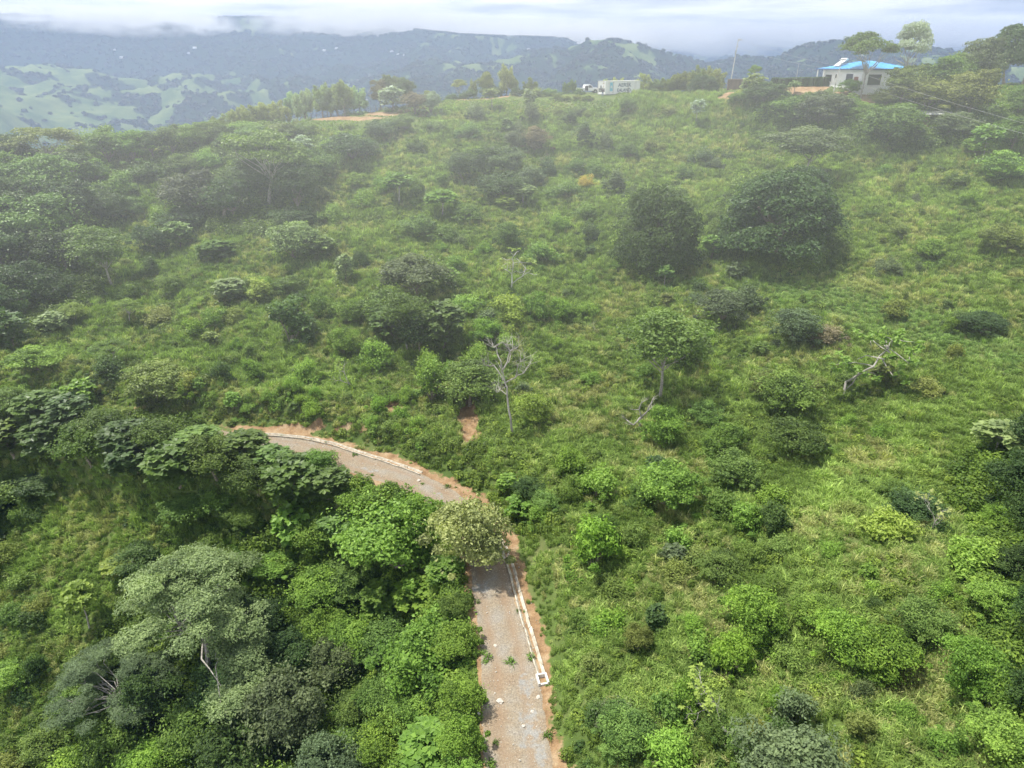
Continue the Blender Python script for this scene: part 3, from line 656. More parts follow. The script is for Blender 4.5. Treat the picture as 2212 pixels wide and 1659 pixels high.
def do_grass():
    r = np.random.default_rng(5)
    tufts = [gen_tuft(r, 80, .45, .62, .030, .5), gen_tuft(r, 70, .42, .50, .032, .8), gen_tuft(r, 90, .50, .85, .028, .45), gen_tuft(r, 60, .40, .42, .035, .9), gen_tuft(r, 50, .30, 1.15, .030, .35)]
    X, Y, Z, px, py, D = sample_ground(760000, r)
    so = hgt(X, Y, SOIL); gr = hgt(X, Y, GRAVEL); keep = (so + .5 * fbm(X / 1.1, Y / 1.1, 3, 3) < .52) & (gr < .05) & ((so < .3) | (py > 300))
    dens = np.interp(D, [30, 60, 100, 170], [1.0, 1.0, .75, .5]); keep &= r.random(len(X)) < dens
    X, Y, Z, px, py, D = [a[keep] for a in (X, Y, Z, px, py, D)]; n = len(X)
    big = fbm(X / 9, Y / 9, 3, 21); fine = fbm(X / 2.2, Y / 2.2, 3, 23); dry = fbm(X / 4.5, Y / 4.5, 4, 25)
    # stripes of lush pale grass running along the slope, as after rain water
    a = np.clip(.5 + .75 * fine + .35 * big, 0, 1)[:, None]
    g = np.array([.088, .152, .036]) * (1 - a) + np.array([.200, .298, .082]) * a
    dd = sstep(.16, .5, dry + .25 * r.normal(size=n))[:, None]
    c = g * (1 - dd * .75) + np.array([.30, .31, .14]) * dd * .75
    lush = sstep(0, 1, np.exp(-((py - (520 + .30 * (px - 1500) + 40)) / 45) ** 2)) * sstep(1550, 1750, px); c = c * (1 - .6 * lush[:, None]) + np.array([.16, .27, .09]) * .6 * lush[:, None]
    left = (1 - sstep(250, 900, px)) * .15; c = c * (1 - left[:, None] * [.55, .35, .45])  # grass colour darkened towards the left, cloud shadow put into the tint
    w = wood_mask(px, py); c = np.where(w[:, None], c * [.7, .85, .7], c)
    c = 1.25 * c * r.uniform(.8, 1.22, n)[:, None]
    idx = np.where(r.random(n) < .12, 4, r.integers(0, 4, n)); tall = ((px > 1365) & (px < 1640) & (py > 206) & (py < 275)); idx = np.where(tall, np.where(r.random(n) < .6, 4, 2), idx)
    idx = np.where((idx == 4) & (D < 75), 2, idx)
    s = .74 * r.uniform(.6, 1.35, n) * (1 + .45 * fine) * np.interp(D, [40, 170], [.85, 1.25]); s = np.where(tall, s * 1.15, s); s = np.where(tall & (px > 1395) & (py < 222), s * .8, s); s = np.where((py < 216) & ~tall, s * .30, s); s = np.where((px > 560) & (px <= 930) & (py < 285), s * .3, s); s = np.where((px > 930) & (px < 1330) & (py < 262), s * np.interp(py, [215, 262], [.28, .9]), s); s = np.where(lush > .5, s * .75, s)
    # short growth on the verges of the road
    rd = hgt(X, Y, RD); s = s * np.interp(rd, [2, 4, 7], [.45, .7, 1])
    rot = np.stack([r.normal(size=n) * .12, r.normal(size=n) * .12 , r.uniform(0, 6.28, n)], 1)
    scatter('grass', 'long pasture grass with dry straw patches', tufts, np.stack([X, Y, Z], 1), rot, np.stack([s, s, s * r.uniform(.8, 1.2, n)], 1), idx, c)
    print('grass', n)
def do_weeds():
    r = np.random.default_rng(6)
    src = [gen_weed(r, 200, 1.2, .9, .20), gen_weed(r, 240, 1.5, .8, .17), gen_weed(r, 150, .9, 1.1, .24), gen_weed(r, 120, 1.0, .6, .30), gen_weed(r, 420, 2.0, 1.2, .22)]
    X, Y, Z, px, py, D = sample_ground(260000, r)
    w = wood_mask(px, py); so = hgt(X, Y, SOIL); gr = hgt(X, Y, GRAVEL)
    cl = fbm(X / 6, Y / 6, 4, 51)
    edge = (in_poly(px, py, [(760, 850), (1100, 860), (1180, 1000), (1250, 1200), (1120, 1150), (1000, 1040), (840, 960)]))
    f2 = fbm(X / 2.4, Y / 2.4, 3, 57); p = np.where(w, .55, .03 + .30 * sstep(.05, .5, cl) + .16 * sstep(.15, .5, f2)); p = np.where(edge, .6, p)
    meadow = in_poly(px, py, [(1480, 560), (2212, 640), (2212, 830), (1700, 640), (1500, 620)]) | in_poly(px, py, [(60, 1100), (240, 1030), (560, 1060), (560, 1170), (240, 1240), (60, 1400), (0, 1500), (-50, 1300)]); p = np.where(meadow, p * .15, p); p = np.where((py < 222) | ((px > 930) & (px < 1340) & (py < 250)) | ((px > 600) & (px <= 930) & (py < 275)), 0, p)
    k = (r.random(len(X)) < p) & (so < .5) & (gr < .05); X, Y, Z, px, py, D, w, cl = [a[k] for a in (X, Y, Z, px, py, D, w, cl)]; n = len(X)
    a = r.random(n)[:, None]; c = np.array([.078, .135, .026]) * (1 - a) + np.array([.175, .265, .048]) * a
    yl = (r.random(n) < .10)[:, None]; c = np.where(yl, [.22, .32, .06], c); c = c * (1 - (1 - sstep(250, 900, px)) * .3)[:, None]; c = np.where(w[:, None], c * [.85, .95, .85], c)  # weeds' tint darkened towards the left too, as under cloud shadow
    idx = np.where(w, r.choice([0, 2, 4, 4], n), r.choice([0, 1, 2, 3], n)); s = r.uniform(.45, 1.15, n) * np.where(w, 1.35, 1.0) * np.interp(D, [40, 170], [.85, 1.3])
    # ragged skirts of seedlings round every shrub and tree foot
    ex = []
    for q in PLANTS:
        W_ = q['W']; m = int(min(22, 2 + W_ * W_ * (1.1 if W_ < 4 else .5)))
        a = r.uniform(0, 6.28, m); rr = W_ * r.uniform(.30, .72, m); ex.append(np.stack([q['o'].location.x + np.cos(a) * rr, q['o'].location.y + np.sin(a) * rr, np.full(m, q['T'][0]), np.full(m, q['T'][1]), np.full(m, q['T'][2])], 1))
    ex = np.concatenate(ex); zx = hgt(ex[:, 0], ex[:, 1]); ok = (hgt(ex[:, 0], ex[:, 1], GRAVEL) < .1) & (hgt(ex[:, 0], ex[:, 1], SOIL) < .6); ex = ex[ok]; zx = zx[ok]; m = len(ex)
    X = np.r_[X, ex[:, 0]]; Y = np.r_[Y, ex[:, 1]]; Z = np.r_[Z, zx]; c = np.r_[c, ex[:, 2:] * r.uniform(.7, 1.25, m)[:, None]]; idx = np.r_[idx, r.integers(0, 5, m)]; s = np.r_[s, r.uniform(.35, .9, m)]; n = len(X)
    rot = np.stack([r.normal(size=n) * .1, r.normal(size=n) * .1, r.uniform(0, 6.28, n)], 1)
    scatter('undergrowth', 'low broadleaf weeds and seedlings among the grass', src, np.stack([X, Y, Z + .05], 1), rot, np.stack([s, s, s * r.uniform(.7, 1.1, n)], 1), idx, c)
    print('weeds', n)
do_grass()
def do_far_wood():
    r = np.random.default_rng(8)
    def lump(seed):
        rr = np.random.default_rng(seed); n = 46; d = sph(n, rr); d[:, 2] = np.abs(d[:, 2]); P = d * rr.uniform(.75, 1, n)[:, None] * [5.5, 5.5, 6.5]
        V, Fc = leaf_quads(P, d + rr.normal(size=(n, 3)) * .25, rr.uniform(3.2, 5.5, n), rr, aspect=.9, droop=0); return foliage_mesh('far_crown', [(V, Fc, np.clip(.5 + .2 * rr.normal(size=n), 0, 1))], M_LEAFI)
    src = [lump(k) for k in range(4)]
    ny, nx = FX_.shape; n = 230000
    i = r.uniform(0, ny - 1.01, n); j = r.uniform(0, nx - 1.01, n)
    def lk(A):
        i0 = i.astype(int); j0 = j.astype(int); a = i - i0; b = j - j0
        return (A[i0, j0] * (1 - b) + A[i0, j0 + 1] * b) * (1 - a) + (A[i0 + 1, j0] * (1 - b) + A[i0 + 1, j0 + 1] * b) * a
    X, Y, Z, Wd, RR_, PX = lk(FX_), lk(FY_), lk(FZ), lk(WOOD), lk(FR), lk(FPX)
    k = (RR_ > 420) & (RR_ < 7600) & (PX > -150) & (PX < 2400) & (r.random(n) < np.where(Wd > .5, .85, .045))
    X, Y, Z, RR_, Wd = X[k], Y[k], Z[k], RR_[k], Wd[k]; n = len(X); s = r.uniform(.6, 1.3, n) * np.interp(RR_, [500, 3000, 7000], [.8, 1.3, 2.2])
    c = np.array([.016, .028, .016]) * r.uniform(.6, 1.7, n)[:, None]  # crown tint darkened likewise for the cloud shadow over the range
    scatter('far_woods', 'distant woods and scattered trees on the valley hills', src, np.stack([X, Y, Z - 1], 1), np.stack([np.zeros(n), np.zeros(n), r.uniform(0, 6.28, n)], 1), np.stack([s, s, s * .9], 1), r.integers(0, 4, n), c)
    print('far', n)
do_far_wood()
# ------------------------------------------------------------------ the plants one can tell apart
PR = np.random.default_rng(21)
PROTO = {}
def proto(kind, make, n):
    PROTO[kind] = [make(np.random.default_rng(abs(hash_(kind)) % 9999 + 37 * k)) for k in range(n)]
def hash_(s): return sum((i + 1) * ord(c) for i, c in enumerate(s)) * 7919
proto('dome', lambda r: gen_dome(r), 2)
proto('broad', lambda r: gen_broad(r), 4)
proto('fine', lambda r: gen_broad(r, n=12500, W=6, H=6, size=.255, low=.10, K=34, spread=.44, lvr=(.2, .8)), 7)
proto('giant', lambda r: gen_spreading(r), 3)
proto('tall', lambda r: gen_broad(r, n=8500, W=7, H=11, size=.27, low=.40, K=36, flat=.5, bark=M_BARKP, r0=.13, spread=.46), 2)
proto('umbrella', lambda r: gen_umbrella(r), 4)
proto('bigleaf', lambda r: gen_bigleaf(r), 4)
proto('sapling', lambda r: gen_bigleaf(r, K=60, L=.62, low=.5, bark=M_BARKP), 3)
proto('bigbush', lambda r: gen_bigleaf(r, W=2.6, H=2.6, K=46, L=.46, low=.10), 3)
proto('shrub', lambda r: gen_shrub(r), 7)
proto('pointed', lambda r: gen_shrub(r, n=3600, W=2.8, H=3.0, size=.27, K=10, aspect=.42, fl=1.0, open_=.25), 6)
proto('column', lambda r: gen_shrub(r, n=4200, W=2.2, H=4.6, size=.22, K=13, fl=1.0), 2)
proto('spray', lambda r: gen_spray(r), 4)
proto('bush', lambda r: gen_shrub(r, n=1500, W=1.9, H=1.6, size=.17, K=8), 6)
proto('twiggy', lambda r: gen_bare(r, depth=5, W=4, H=5, leaves=.5, lsize=.42), 3)
proto('dead', lambda r: gen_bare(r, depth=6, W=4, H=7, r0=.11, fork=.42), 3)
NAMES = dict(dome='mango_tree', broad='broadleaf_tree', fine='leafy_tree', giant='spreading_tree', tall='tall_tree', umbrella='flat_topped_tree', bigleaf='large_leaved_tree', sapling='large_leaved_tree', bigbush='large_leaved_shrub',
             shrub='shrub', pointed='bright_shrub', column='upright_shrub', spray='feathery_tree', bush='bush', twiggy='sparse_tree', dead='dead_tree')
CATS = dict(dome='tree', broad='tree', fine='tree', giant='tree', tall='tree', umbrella='tree', bigleaf='tree', sapling='tree', bigbush='shrub', shrub='shrub', pointed='shrub', column='shrub', spray='tree', bush='bush', twiggy='tree', dead='tree')
TINT = dict(dark=(.060, .112, .034), deep=(0.051, 0.097, 0.030), mid=(.108, .190, .045), green=(.128, .240, .042), bright=(.135, .250, .045), yellow=(.195, .290, .060), olive=(.155, .205, .055),
            grey=(.108, .155, .072), pale=(.18, .25, .10), wind=(.27, .37, .23), silver=(.27, .33, .24), brown=(.165, .155, .085), blue=(0.084, 0.145, 0.033), gold=(.34, .33, .07), purple=(.080, .105, .058), straw=(.25, .31, .12))
WORDS = dict(dark='dark green', deep='very dark green', mid='medium green', green='fresh green', bright='bright green', yellow='yellow-green', olive='olive green', grey='grey-green', pale='pale green', wind='pale green', silver='silvery white',
             brown='brownish', blue='bluish green', gold='golden yellow', purple='dusky dark', straw='straw-tinged green')
SHAPE = dict(dome='dense dome-shaped mango tree', broad='round-crowned tree', fine='fine-leaved leafy tree', giant='huge wide spreading tree', tall='tall tree with a long bare trunk', umbrella='flat-topped tree', bigleaf='large-leaved tree', sapling='slender sapling',
             bigbush='large-leaved shrub', shrub='shrub', pointed='pointed-leaf shrub', column='upright shrub', spray='feathery tree', bush='low bush', twiggy='sparse pale-barked tree', dead='leafless dead tree')
PLANTS = []
def plant(kind, px, py, w, h, tint, label=None, group=None, var=None, rz=None, back=0, sink=0):
    """px, py: where its foot stands on the hill; w, h: how large it looks (in the 2212 px frame)"""
    p = hit(px, py) if not isinstance(px, Vector) else px
    if back:
        x, y = p.x + back * p.x / p.y, p.y + back; p = Vector((x, y, float(hgt(x, y))))
    X, Y, D = project(p.x, p.y, p.z); a = math.atan2(CH - p.z, p.y)
    Ww = w * D / F; Hw = max(.3 * Ww, (h - .42 * w * math.sin(a)) / math.cos(a) * D / F)
    v = PR.integers(len(PROTO[kind])) if var is None else var
    cr, tr, W0, H0 = PROTO[kind][v]
    s = (Ww / W0 * 1.08, Ww / W0 * 1.08, Hw / H0); rz_ = PR.uniform(0, 6.28) if rz is None else rz
    small = kind in ('bush', 'shrub', 'pointed', 'column')
    t = np.array(TINT[tint]) * PR.uniform(.88, 1.14) * np.array([PR.uniform(.92, 1.08), 1, PR.uniform(.9, 1.1)])
    if small:
        root = link(NAMES[kind], cr, None, p - Vector((0, 0, .08 + sink)), (0, 0, rz_), s); root.color = (*t, 1)
        if h > 70:
            tr_ = link('stem', tr, root)
    else:
        root = link(NAMES[kind], None, None, p - Vector((0, 0, sink)), (PR.normal() * .03, PR.normal() * .03, rz_), s); root.empty_display_size = 1
        if cr is not None: c = link('crown', cr, root); c.color = (*t, 1)
        link('trunk', tr, root)
    PLANTS.append(dict(o=root, kind=kind, x=X, y=Y - .4 * h, w=w, h=h, tint=tint, label=label, group=group, W=Ww, T=t))
    return root
P_ = plant
# --- trees behind the container, left to right
for x, y, w, h, t in [(1313, 203, 30, 45, 'straw'), (1338, 203, 30, 52, 'straw'), (1362, 203, 34, 46, 'pale'), (1390, 203, 36, 54, 'straw'), (1418, 208, 30, 42, 'pale'), (1440, 206, 30, 46, 'olive'), (1468, 203, 42, 58, 'olive'), (1492, 201, 40, 56, 'straw'), (1514, 203, 42, 66, 'olive'), (1538, 203, 40, 62, 'straw')]:
    P_('spray', x, y + 6, w * 1.3, h * 1.05, t, back=20)
P_('dome', 1516, 206, 56, 38, 'dark', 'dark round hedge-like tree at the right end of the trees behind the shipping container', back=3)
# --- ridge trees left of the truck
for x, y, w, h, t, k in [(992, 205, 36, 48, 'straw', 'umbrella'), (1021, 207, 22, 54, 'straw', 'spray'), (1050, 206, 36, 56, 'olive', 'broad'), (1094, 205, 44, 72, 'straw', 'spray'), (1112, 206, 20, 40, 'pale', 'spray'), (1145, 208, 34, 40, 'olive', 'spray'), (1235, 208, 22, 32, 'mid', 'spray'), (1222, 208, 18, 26, 'mid', 'spray'), (923, 214, 26, 36, 'olive', 'broad')]:
    P_(k, x, y + 4, w, h, t, back=6)
for x, y, w, h, t in [(975, 210, 26, 18, 'dark'), (1010, 210, 34, 22, 'dark'), (1062, 210, 38, 26, 'dark'), (1078, 210, 30, 22, 'deep'), (1120, 212, 26, 18, 'deep'), (1165, 211, 30, 18, 'olive'), (1190, 210, 28, 16, 'mid'), (1250, 210, 18, 12, 'mid')]:
    P_('shrub', x, y + 2, w, h, t, back=4)
for x in (1200, 1221, 1244, 1268): P_('bush', x, 216, 20, 13, 'olive', group='clipped bushes below the pickup truck')
# --- the windblown row
for x, y, h, t in [(640, 262, 76, 'wind'), (662, 256, 74, 'wind'), (698, 254, 78, 'pale'), (715, 252, 76, 'wind'), (732, 250, 74, 'wind'), (745, 252, 82, 'pale'), (778, 246, 62, 'wind')]:
    P_('spray', x, y + 2, 52, h, t, back=3, group='row of windblown trees on the ridge')
for x, y, h, t in [(470, 290, 50, 'olive'), (497, 285, 55, 'straw'), (525, 282, 60, 'straw'), (552, 280, 58, 'olive'), (580, 278, 62, 'straw'), (608, 274, 60, 'straw')]:
    P_('spray', x, y + 4, 50, h, t, back=4)
for x, y, w, h, t in [(822, 240, 48, 66, 'brown'), (850, 238, 52, 70, 'grey'), (880, 236, 44, 62, 'grey')]: P_('broad', x, y, w, h, t, back=3)
P_('bigleaf', 849, 242, 56, 58, 'silver', 'silvery white large-leaved tree in front of the ridge track', var=0)
P_('fine', 898, 246, 54, 46, 'brown'); P_('fine', 932, 248, 42, 48, 'silver', 'round tree with pinkish white flowers beside the red earth track')
P_('sapling', 1063, 234, 34, 44, 'pale', 'small pale large-leaved tree standing alone below the red ridge track')
P_('sapling', 1144, 258, 32, 66, 'pale', 'slender pale large-leaved tree on the upper slope below the ridge trees')
P_('shrub', 1148, 262, 36, 40, 'grey')
# --- right ridge and house
P_('umbrella', 1628, 182, 32, 46, 'green', 'small papaya-like tree with a tuft crown behind the wooden shed', back=3)
P_('bigleaf', 1626, 226, 60, 66, 'pale', 'pale large-leaved tree in front of the wooden shed'); P_('broad', 1650, 234, 90, 56, 'dark'); P_('fine', 1600, 232, 50, 34, 'mid'); P_('fine', 1695, 262, 90, 50, 'mid')
P_('sapling', 1714, 205, 26, 30, 'pale')
P_('umbrella', 1857, 214, 108, 138, 'mid', 'tall flat-crowned tree with a forked trunk in front of the blue-roofed house', var=0)
P_('broad', 1950, 236, 92, 96, 'olive', 'broad olive tree hiding the right end of the house', back=-1); P_('umbrella', 1946, 226, 90, 164, 'silver', 'tall tree with bare whitish upper branches above the blue roof', var=2)
P_('broad', 1905, 240, 60, 46, 'olive'); P_('fine', 1836, 205, 44, 32, 'green')
P_('broad', 2030, 215, 90, 88, 'mid'); P_('broad', 2000, 212, 60, 70, 'dark'); P_('broad', 2100, 205, 100, 112, 'grey', 'windswept grey-green tree left of the tallest tree at the right edge'); P_('broad', 2072, 205, 66, 84, 'mid')
P_('broad', 2170, 178, 100, 118, 'dark', 'tallest dark tree on the ridge at the right edge'); P_('broad', 2140, 182, 46, 58, 'dark'); P_('broad', 2210, 178, 60, 96, 'dark')
P_('fine', 1990, 243, 120, 72, 'olive', 'rounded olive tree over the left half of the tin roof'); P_('broad', 2085, 268, 120, 110, 'olive', 'large olive-brown tree to the right of the tin-roofed shed')
P_('fine', 1920, 318, 120, 92, 'mid', 'leafy tree just below and left of the tin-roofed shed'); P_('fine', 1776, 272, 100, 76, 'grey'); P_('fine', 1740, 262, 70, 60, 'mid'); P_('fine', 1828, 258, 60, 44, 'green'); P_('fine', 1862, 262, 60, 40, 'bright')
P_('fine', 2060, 300, 90, 60, 'grey'); P_('broad', 2180, 330, 90, 76, 'mid'); P_('broad', 2110, 340, 70, 44, 'green'); P_('sapling', 2120, 352, 60, 84, 'bright', 'slender bright large-leaved tree on the slope below the power wires'); P_('broad', 2200, 262, 60, 70, 'mid'); P_('fine', 2165, 398, 96, 70, 'bright')
P_('fine', 1985, 306, 60, 36, 'mid')
# --- left forest
for x, y, w, h, t, k in [(40, 372, 110, 84, 'dark', 'broad'), (105, 368, 150, 96, 'olive', 'umbrella'), (20, 420, 110, 100, 'mid', 'fine'), (165, 400, 100, 70, 'deep', 'umbrella'), (95, 450, 150, 120, 'mid', 'broad'), (20, 500, 130, 120, 'dark', 'broad'), (150, 500, 130, 120, 'dark', 'broad'),
                         (80, 560, 170, 150, 'mid', 'broad'), (10, 600, 130, 140, 'dark', 'broad'), (150, 590, 130, 110, 'deep', 'broad'), (60, 660, 120, 110, 'deep', 'fine'), (5, 700, 100, 100, 'dark', 'fine'), (120, 660, 90, 80, 'dark', 'fine'), (-60, 500, 150, 160, 'dark', 'broad'), (-60, 650, 150, 160, 'dark', 'broad')]:
    P_(k, x, y, w, h, t)
# --- left ridge bushes
for x, y, w, h, t, k in [(235, 352, 100, 84, 'mid', 'fine'), (290, 352, 90, 74, 'green', 'fine'), (335, 345, 70, 62, 'dark', 'broad'), (380, 335, 80, 66, 'mid', 'fine'), (425, 328, 80, 62, 'green', 'broad'), (465, 318, 70, 56, 'mid', 'fine'), (205, 400, 70, 60, 'green', 'fine'), (260, 420, 60, 48, 'mid', 'shrub'), (320, 395, 70, 46, 'dark', 'shrub'),
                         (400, 380, 70, 50, 'mid', 'fine'), (450, 365, 50, 40, 'green', 'shrub'), (290, 470, 50, 46, 'mid', 'fine'), (245, 480, 70, 70, 'dark', 'fine'), (215, 440, 60, 50, 'mid', 'fine'), (505, 330, 60, 44, 'mid', 'fine'), (560, 318, 80, 50, 'mid', 'fine'), (610, 310, 70, 46, 'olive', 'fine'), (530, 300, 70, 40, 'green', 'fine'), (655, 300, 50, 36, 'mid', 'fine')]:
    P_(k, x, y, w, h, t)
# --- dark copse with the white forked trunk
P_('umbrella', 580, 452, 190, 176, 'mid', 'tall flat-topped tree with a bare whitish forked trunk in the dark copse', var=1)
for x, y, w, h, t, k in [(425, 478, 130, 112, 'purple', 'broad'), (500, 480, 110, 100, 'dark', 'broad'), (650, 470, 100, 120, 'dark', 'broad'), (610, 440, 110, 90, 'deep', 'broad'), (535, 420, 90, 80, 'dark', 'broad'), (680, 400, 90, 80, 'mid', 'fine'), (640, 500, 90, 60, 'dark', 'fine'), (390, 540, 60, 70, 'mid', 'bigleaf'), (330, 550, 74, 70, 'dark', 'fine'), (395, 500, 90, 60, 'dark', 'fine')]:
    P_(k, x, y, w, h, t)
P_('bigleaf', 655, 352, 50, 62, 'silver', 'silvery white-leaved sapling above the dark copse')
# --- upper middle
for x, y, w, h, t, k in [(760, 352, 96, 66, 'dark', 'fine'), (820, 300, 60, 44, 'dark', 'fine'), (790, 340, 60, 36, 'grey', 'fine'), (870, 285, 50, 40, 'mid', 'fine'), (940, 285, 40, 30, 'mid', 'bush'), (1010, 300, 46, 34, 'mid', 'shrub'), (900, 330, 34, 28, 'dark', 'shrub'),
                         (1035, 262, 46, 40, 'grey', 'shrub'), (1115, 330, 50, 50, 'grey', 'fine'), (1000, 395, 90, 66, 'dark', 'broad'), (1050, 400, 100, 84, 'dark', 'broad'), (1105, 375, 60, 60, 'grey', 'fine'), (1085, 432, 100, 70, 'dark', 'fine'), (1145, 400, 50, 40, 'grey', 'shrub'), (1160, 330, 60, 54, 'brown', 'fine'),
                         (1262, 320, 34, 60, 'dark', 'column'), (1232, 270, 24, 34, 'dark', 'column'), (1305, 322, 30, 40, 'grey', 'shrub'), (1355, 246, 38, 36, 'mid', 'fine'), (1358, 345, 44, 40, 'mid', 'fine'), (1512, 360, 44, 42, 'grey', 'shrub'), (1480, 388, 34, 34, 'mid', 'shrub'), (1328, 424, 42, 62, 'grey', 'column'), (1430, 330, 24, 20, 'olive', 'bush'),
                         (776, 412, 36, 48, 'green', 'column'), (840, 420, 40, 46, 'green', 'shrub'), (890, 420, 40, 40, 'mid', 'shrub'), (1440, 255, 34, 26, 'olive', 'shrub'), (1240, 372, 40, 34, 'mid', 'shrub'), (1215, 430, 60, 40, 'mid', 'shrub'), (1290, 388, 40, 44, 'mid', 'shrub')]:
    P_(k, x, y, w, h, t)
P_('sapling', 1548, 352, 20, 34, 'green'); P_('sapling', 1502, 276, 32, 62, 'silver', 'thin whitish large-leaved sapling on the grass right of the container'); P_('sapling', 1130, 445, 60, 50, 'pale', 'pale large-leaved tree in front of the grey-green copse'); P_('bigleaf', 1098, 452, 52, 36, 'yellow'); P_('sapling', 955, 470, 70, 64, 'green'); P_('sapling', 862, 440, 60, 70, 'green')
P_('shrub', 1268, 406, 30, 28, 'gold', 'small golden yellow shrub on the upper slope')
# --- the three great dark crowns on the right
P_('dome', 1415, 576, 158, 182, 'dark', 'dark dome-shaped mango tree, the narrower one on the left', var=0)
P_('dome', 1680, 554, 244, 200, 'dark', 'widest dark mango tree, dome crown reaching the ground', var=1)
P_('dome', 1715, 470, 140, 118, 'deep', 'deep green round tree behind the widest mango tree', var=0)
P_('tall', 1730, 394, 150, 128, 'grey', 'grey-green tree with a pale trunk just behind the widest mango tree', var=0)
for x, y, w, h, t, k in [(1535, 560, 50, 60, 'green', 'bigleaf'), (1620, 596, 50, 36, 'mid', 'shrub'), (1590, 600, 44, 36, 'grey', 'bigbush'), (1800, 520, 50, 44, 'mid', 'shrub'), (1560, 530, 60, 70, 'mid', 'fine'), (1545, 480, 40, 34, 'mid', 'shrub')]: P_(k, x, y, w, h, t)
# --- middle band, left
for x, y, w, h, t, k in [(640, 560, 100, 90, 'pale', 'fine'), (690, 560, 70, 60, 'mid', 'bigleaf'), (470, 560, 80, 50, 'mid', 'bigleaf'), (560, 650, 44, 56, 'yellow', 'column'), (630, 745, 76, 130, 'dark', 'column'), (625, 640, 60, 50, 'mid', 'fine'), (500, 650, 70, 60, 'pale', 'bigleaf'), (280, 700, 62, 62, 'yellow', 'umbrella'), (285, 650, 50, 44, 'mid', 'shrub'),
                         (375, 640, 56, 56, 'mid', 'fine'), (350, 700, 60, 40, 'olive', 'shrub'), (165, 700, 60, 50, 'yellow', 'broad'), (120, 720, 60, 56, 'pale', 'bigleaf'), (30, 760, 80, 110, 'dark', 'bigleaf'), (80, 800, 100, 60, 'green', 'fine'), (250, 790, 80, 66, 'mid', 'umbrella'), (235, 820, 60, 50, 'dark', 'shrub'), (180, 872, 64, 66, 'bright', 'bigbush'),
                         (345, 860, 112, 88, 'olive', 'fine'), (410, 850, 50, 46, 'olive', 'shrub'), (545, 820, 40, 50, 'bright', 'pointed'), (670, 834, 44, 60, 'bright', 'pointed'), (540, 770, 30, 30, 'mid', 'shrub'), (755, 700, 60, 60, 'green', 'fine'), (815, 800, 58, 72, 'bright', 'pointed'), (745, 770, 60, 70, 'green', 'fine'), (700, 690, 40, 60, 'mid', 'shrub'),
                         (900, 650, 150, 110, 'grey', 'broad'), (835, 700, 100, 90, 'mid', 'fine'), (985, 592, 38, 46, 'green', 'column'), (955, 760, 100, 126, 'blue', 'bigleaf'), (905, 770, 90, 110, 'deep', 'broad'), (850, 730, 90, 80, 'blue', 'bigleaf'), (1010, 680, 70, 46, 'green', 'shrub'), (1052, 740, 60, 60, 'green', 'fine'), (1030, 790, 56, 50, 'green', 'shrub'),
                         (1105, 700, 62, 70, 'yellow', 'pointed'), (1157, 688, 46, 60, 'bright', 'pointed'), (1207, 690, 46, 52, 'green', 'pointed'), (935, 870, 54, 110, 'green', 'column'), (920, 810, 50, 60, 'green', 'shrub'), (1090, 760, 40, 40, 'bright', 'pointed'), (715, 480, 50, 40, 'green', 'shrub'), (790, 450, 44, 40, 'green', 'shrub'), (905, 510, 70, 50, 'mid', 'fine'), (960, 520, 50, 34, 'mid', 'shrub'),
                         (745, 610, 40, 70, 'pale', 'bigleaf'), (780, 580, 30, 40, 'dark', 'shrub'), (1100, 545, 60, 70, 'mid', 'fine'), (1170, 570, 60, 50, 'green', 'shrub'), (1010, 480, 60, 40, 'mid', 'shrub'), (1260, 470, 50, 36, 'mid', 'shrub'), (1275, 520, 40, 40, 'dark', 'shrub'), (1250, 560, 30, 30, 'mid', 'bush'), (1210, 500, 40, 40, 'green', 'shrub')]:
    P_(k, x, y, w, h, t)
P_('tall', 245, 625, 130, 150, 'mid', 'slender tall tree with a pale leaning trunk left of the open slope')
P_('tall', 880, 760, 110, 150, 'blue', 'slim tree with a pale bare trunk in the middle thicket'); P_('twiggy', 765, 842, 50, 70, 'yellow', 'small tree with a white trunk and thin yellow-green leaves above the road')
P_('broad', 1015, 878, 132, 112, 'mid', 'dense rounded tree on the bank above the red soil scar'); P_('fine', 1150, 912, 74, 76, 'yellow'); P_('bigbush', 985, 870, 40, 56, 'yellow')
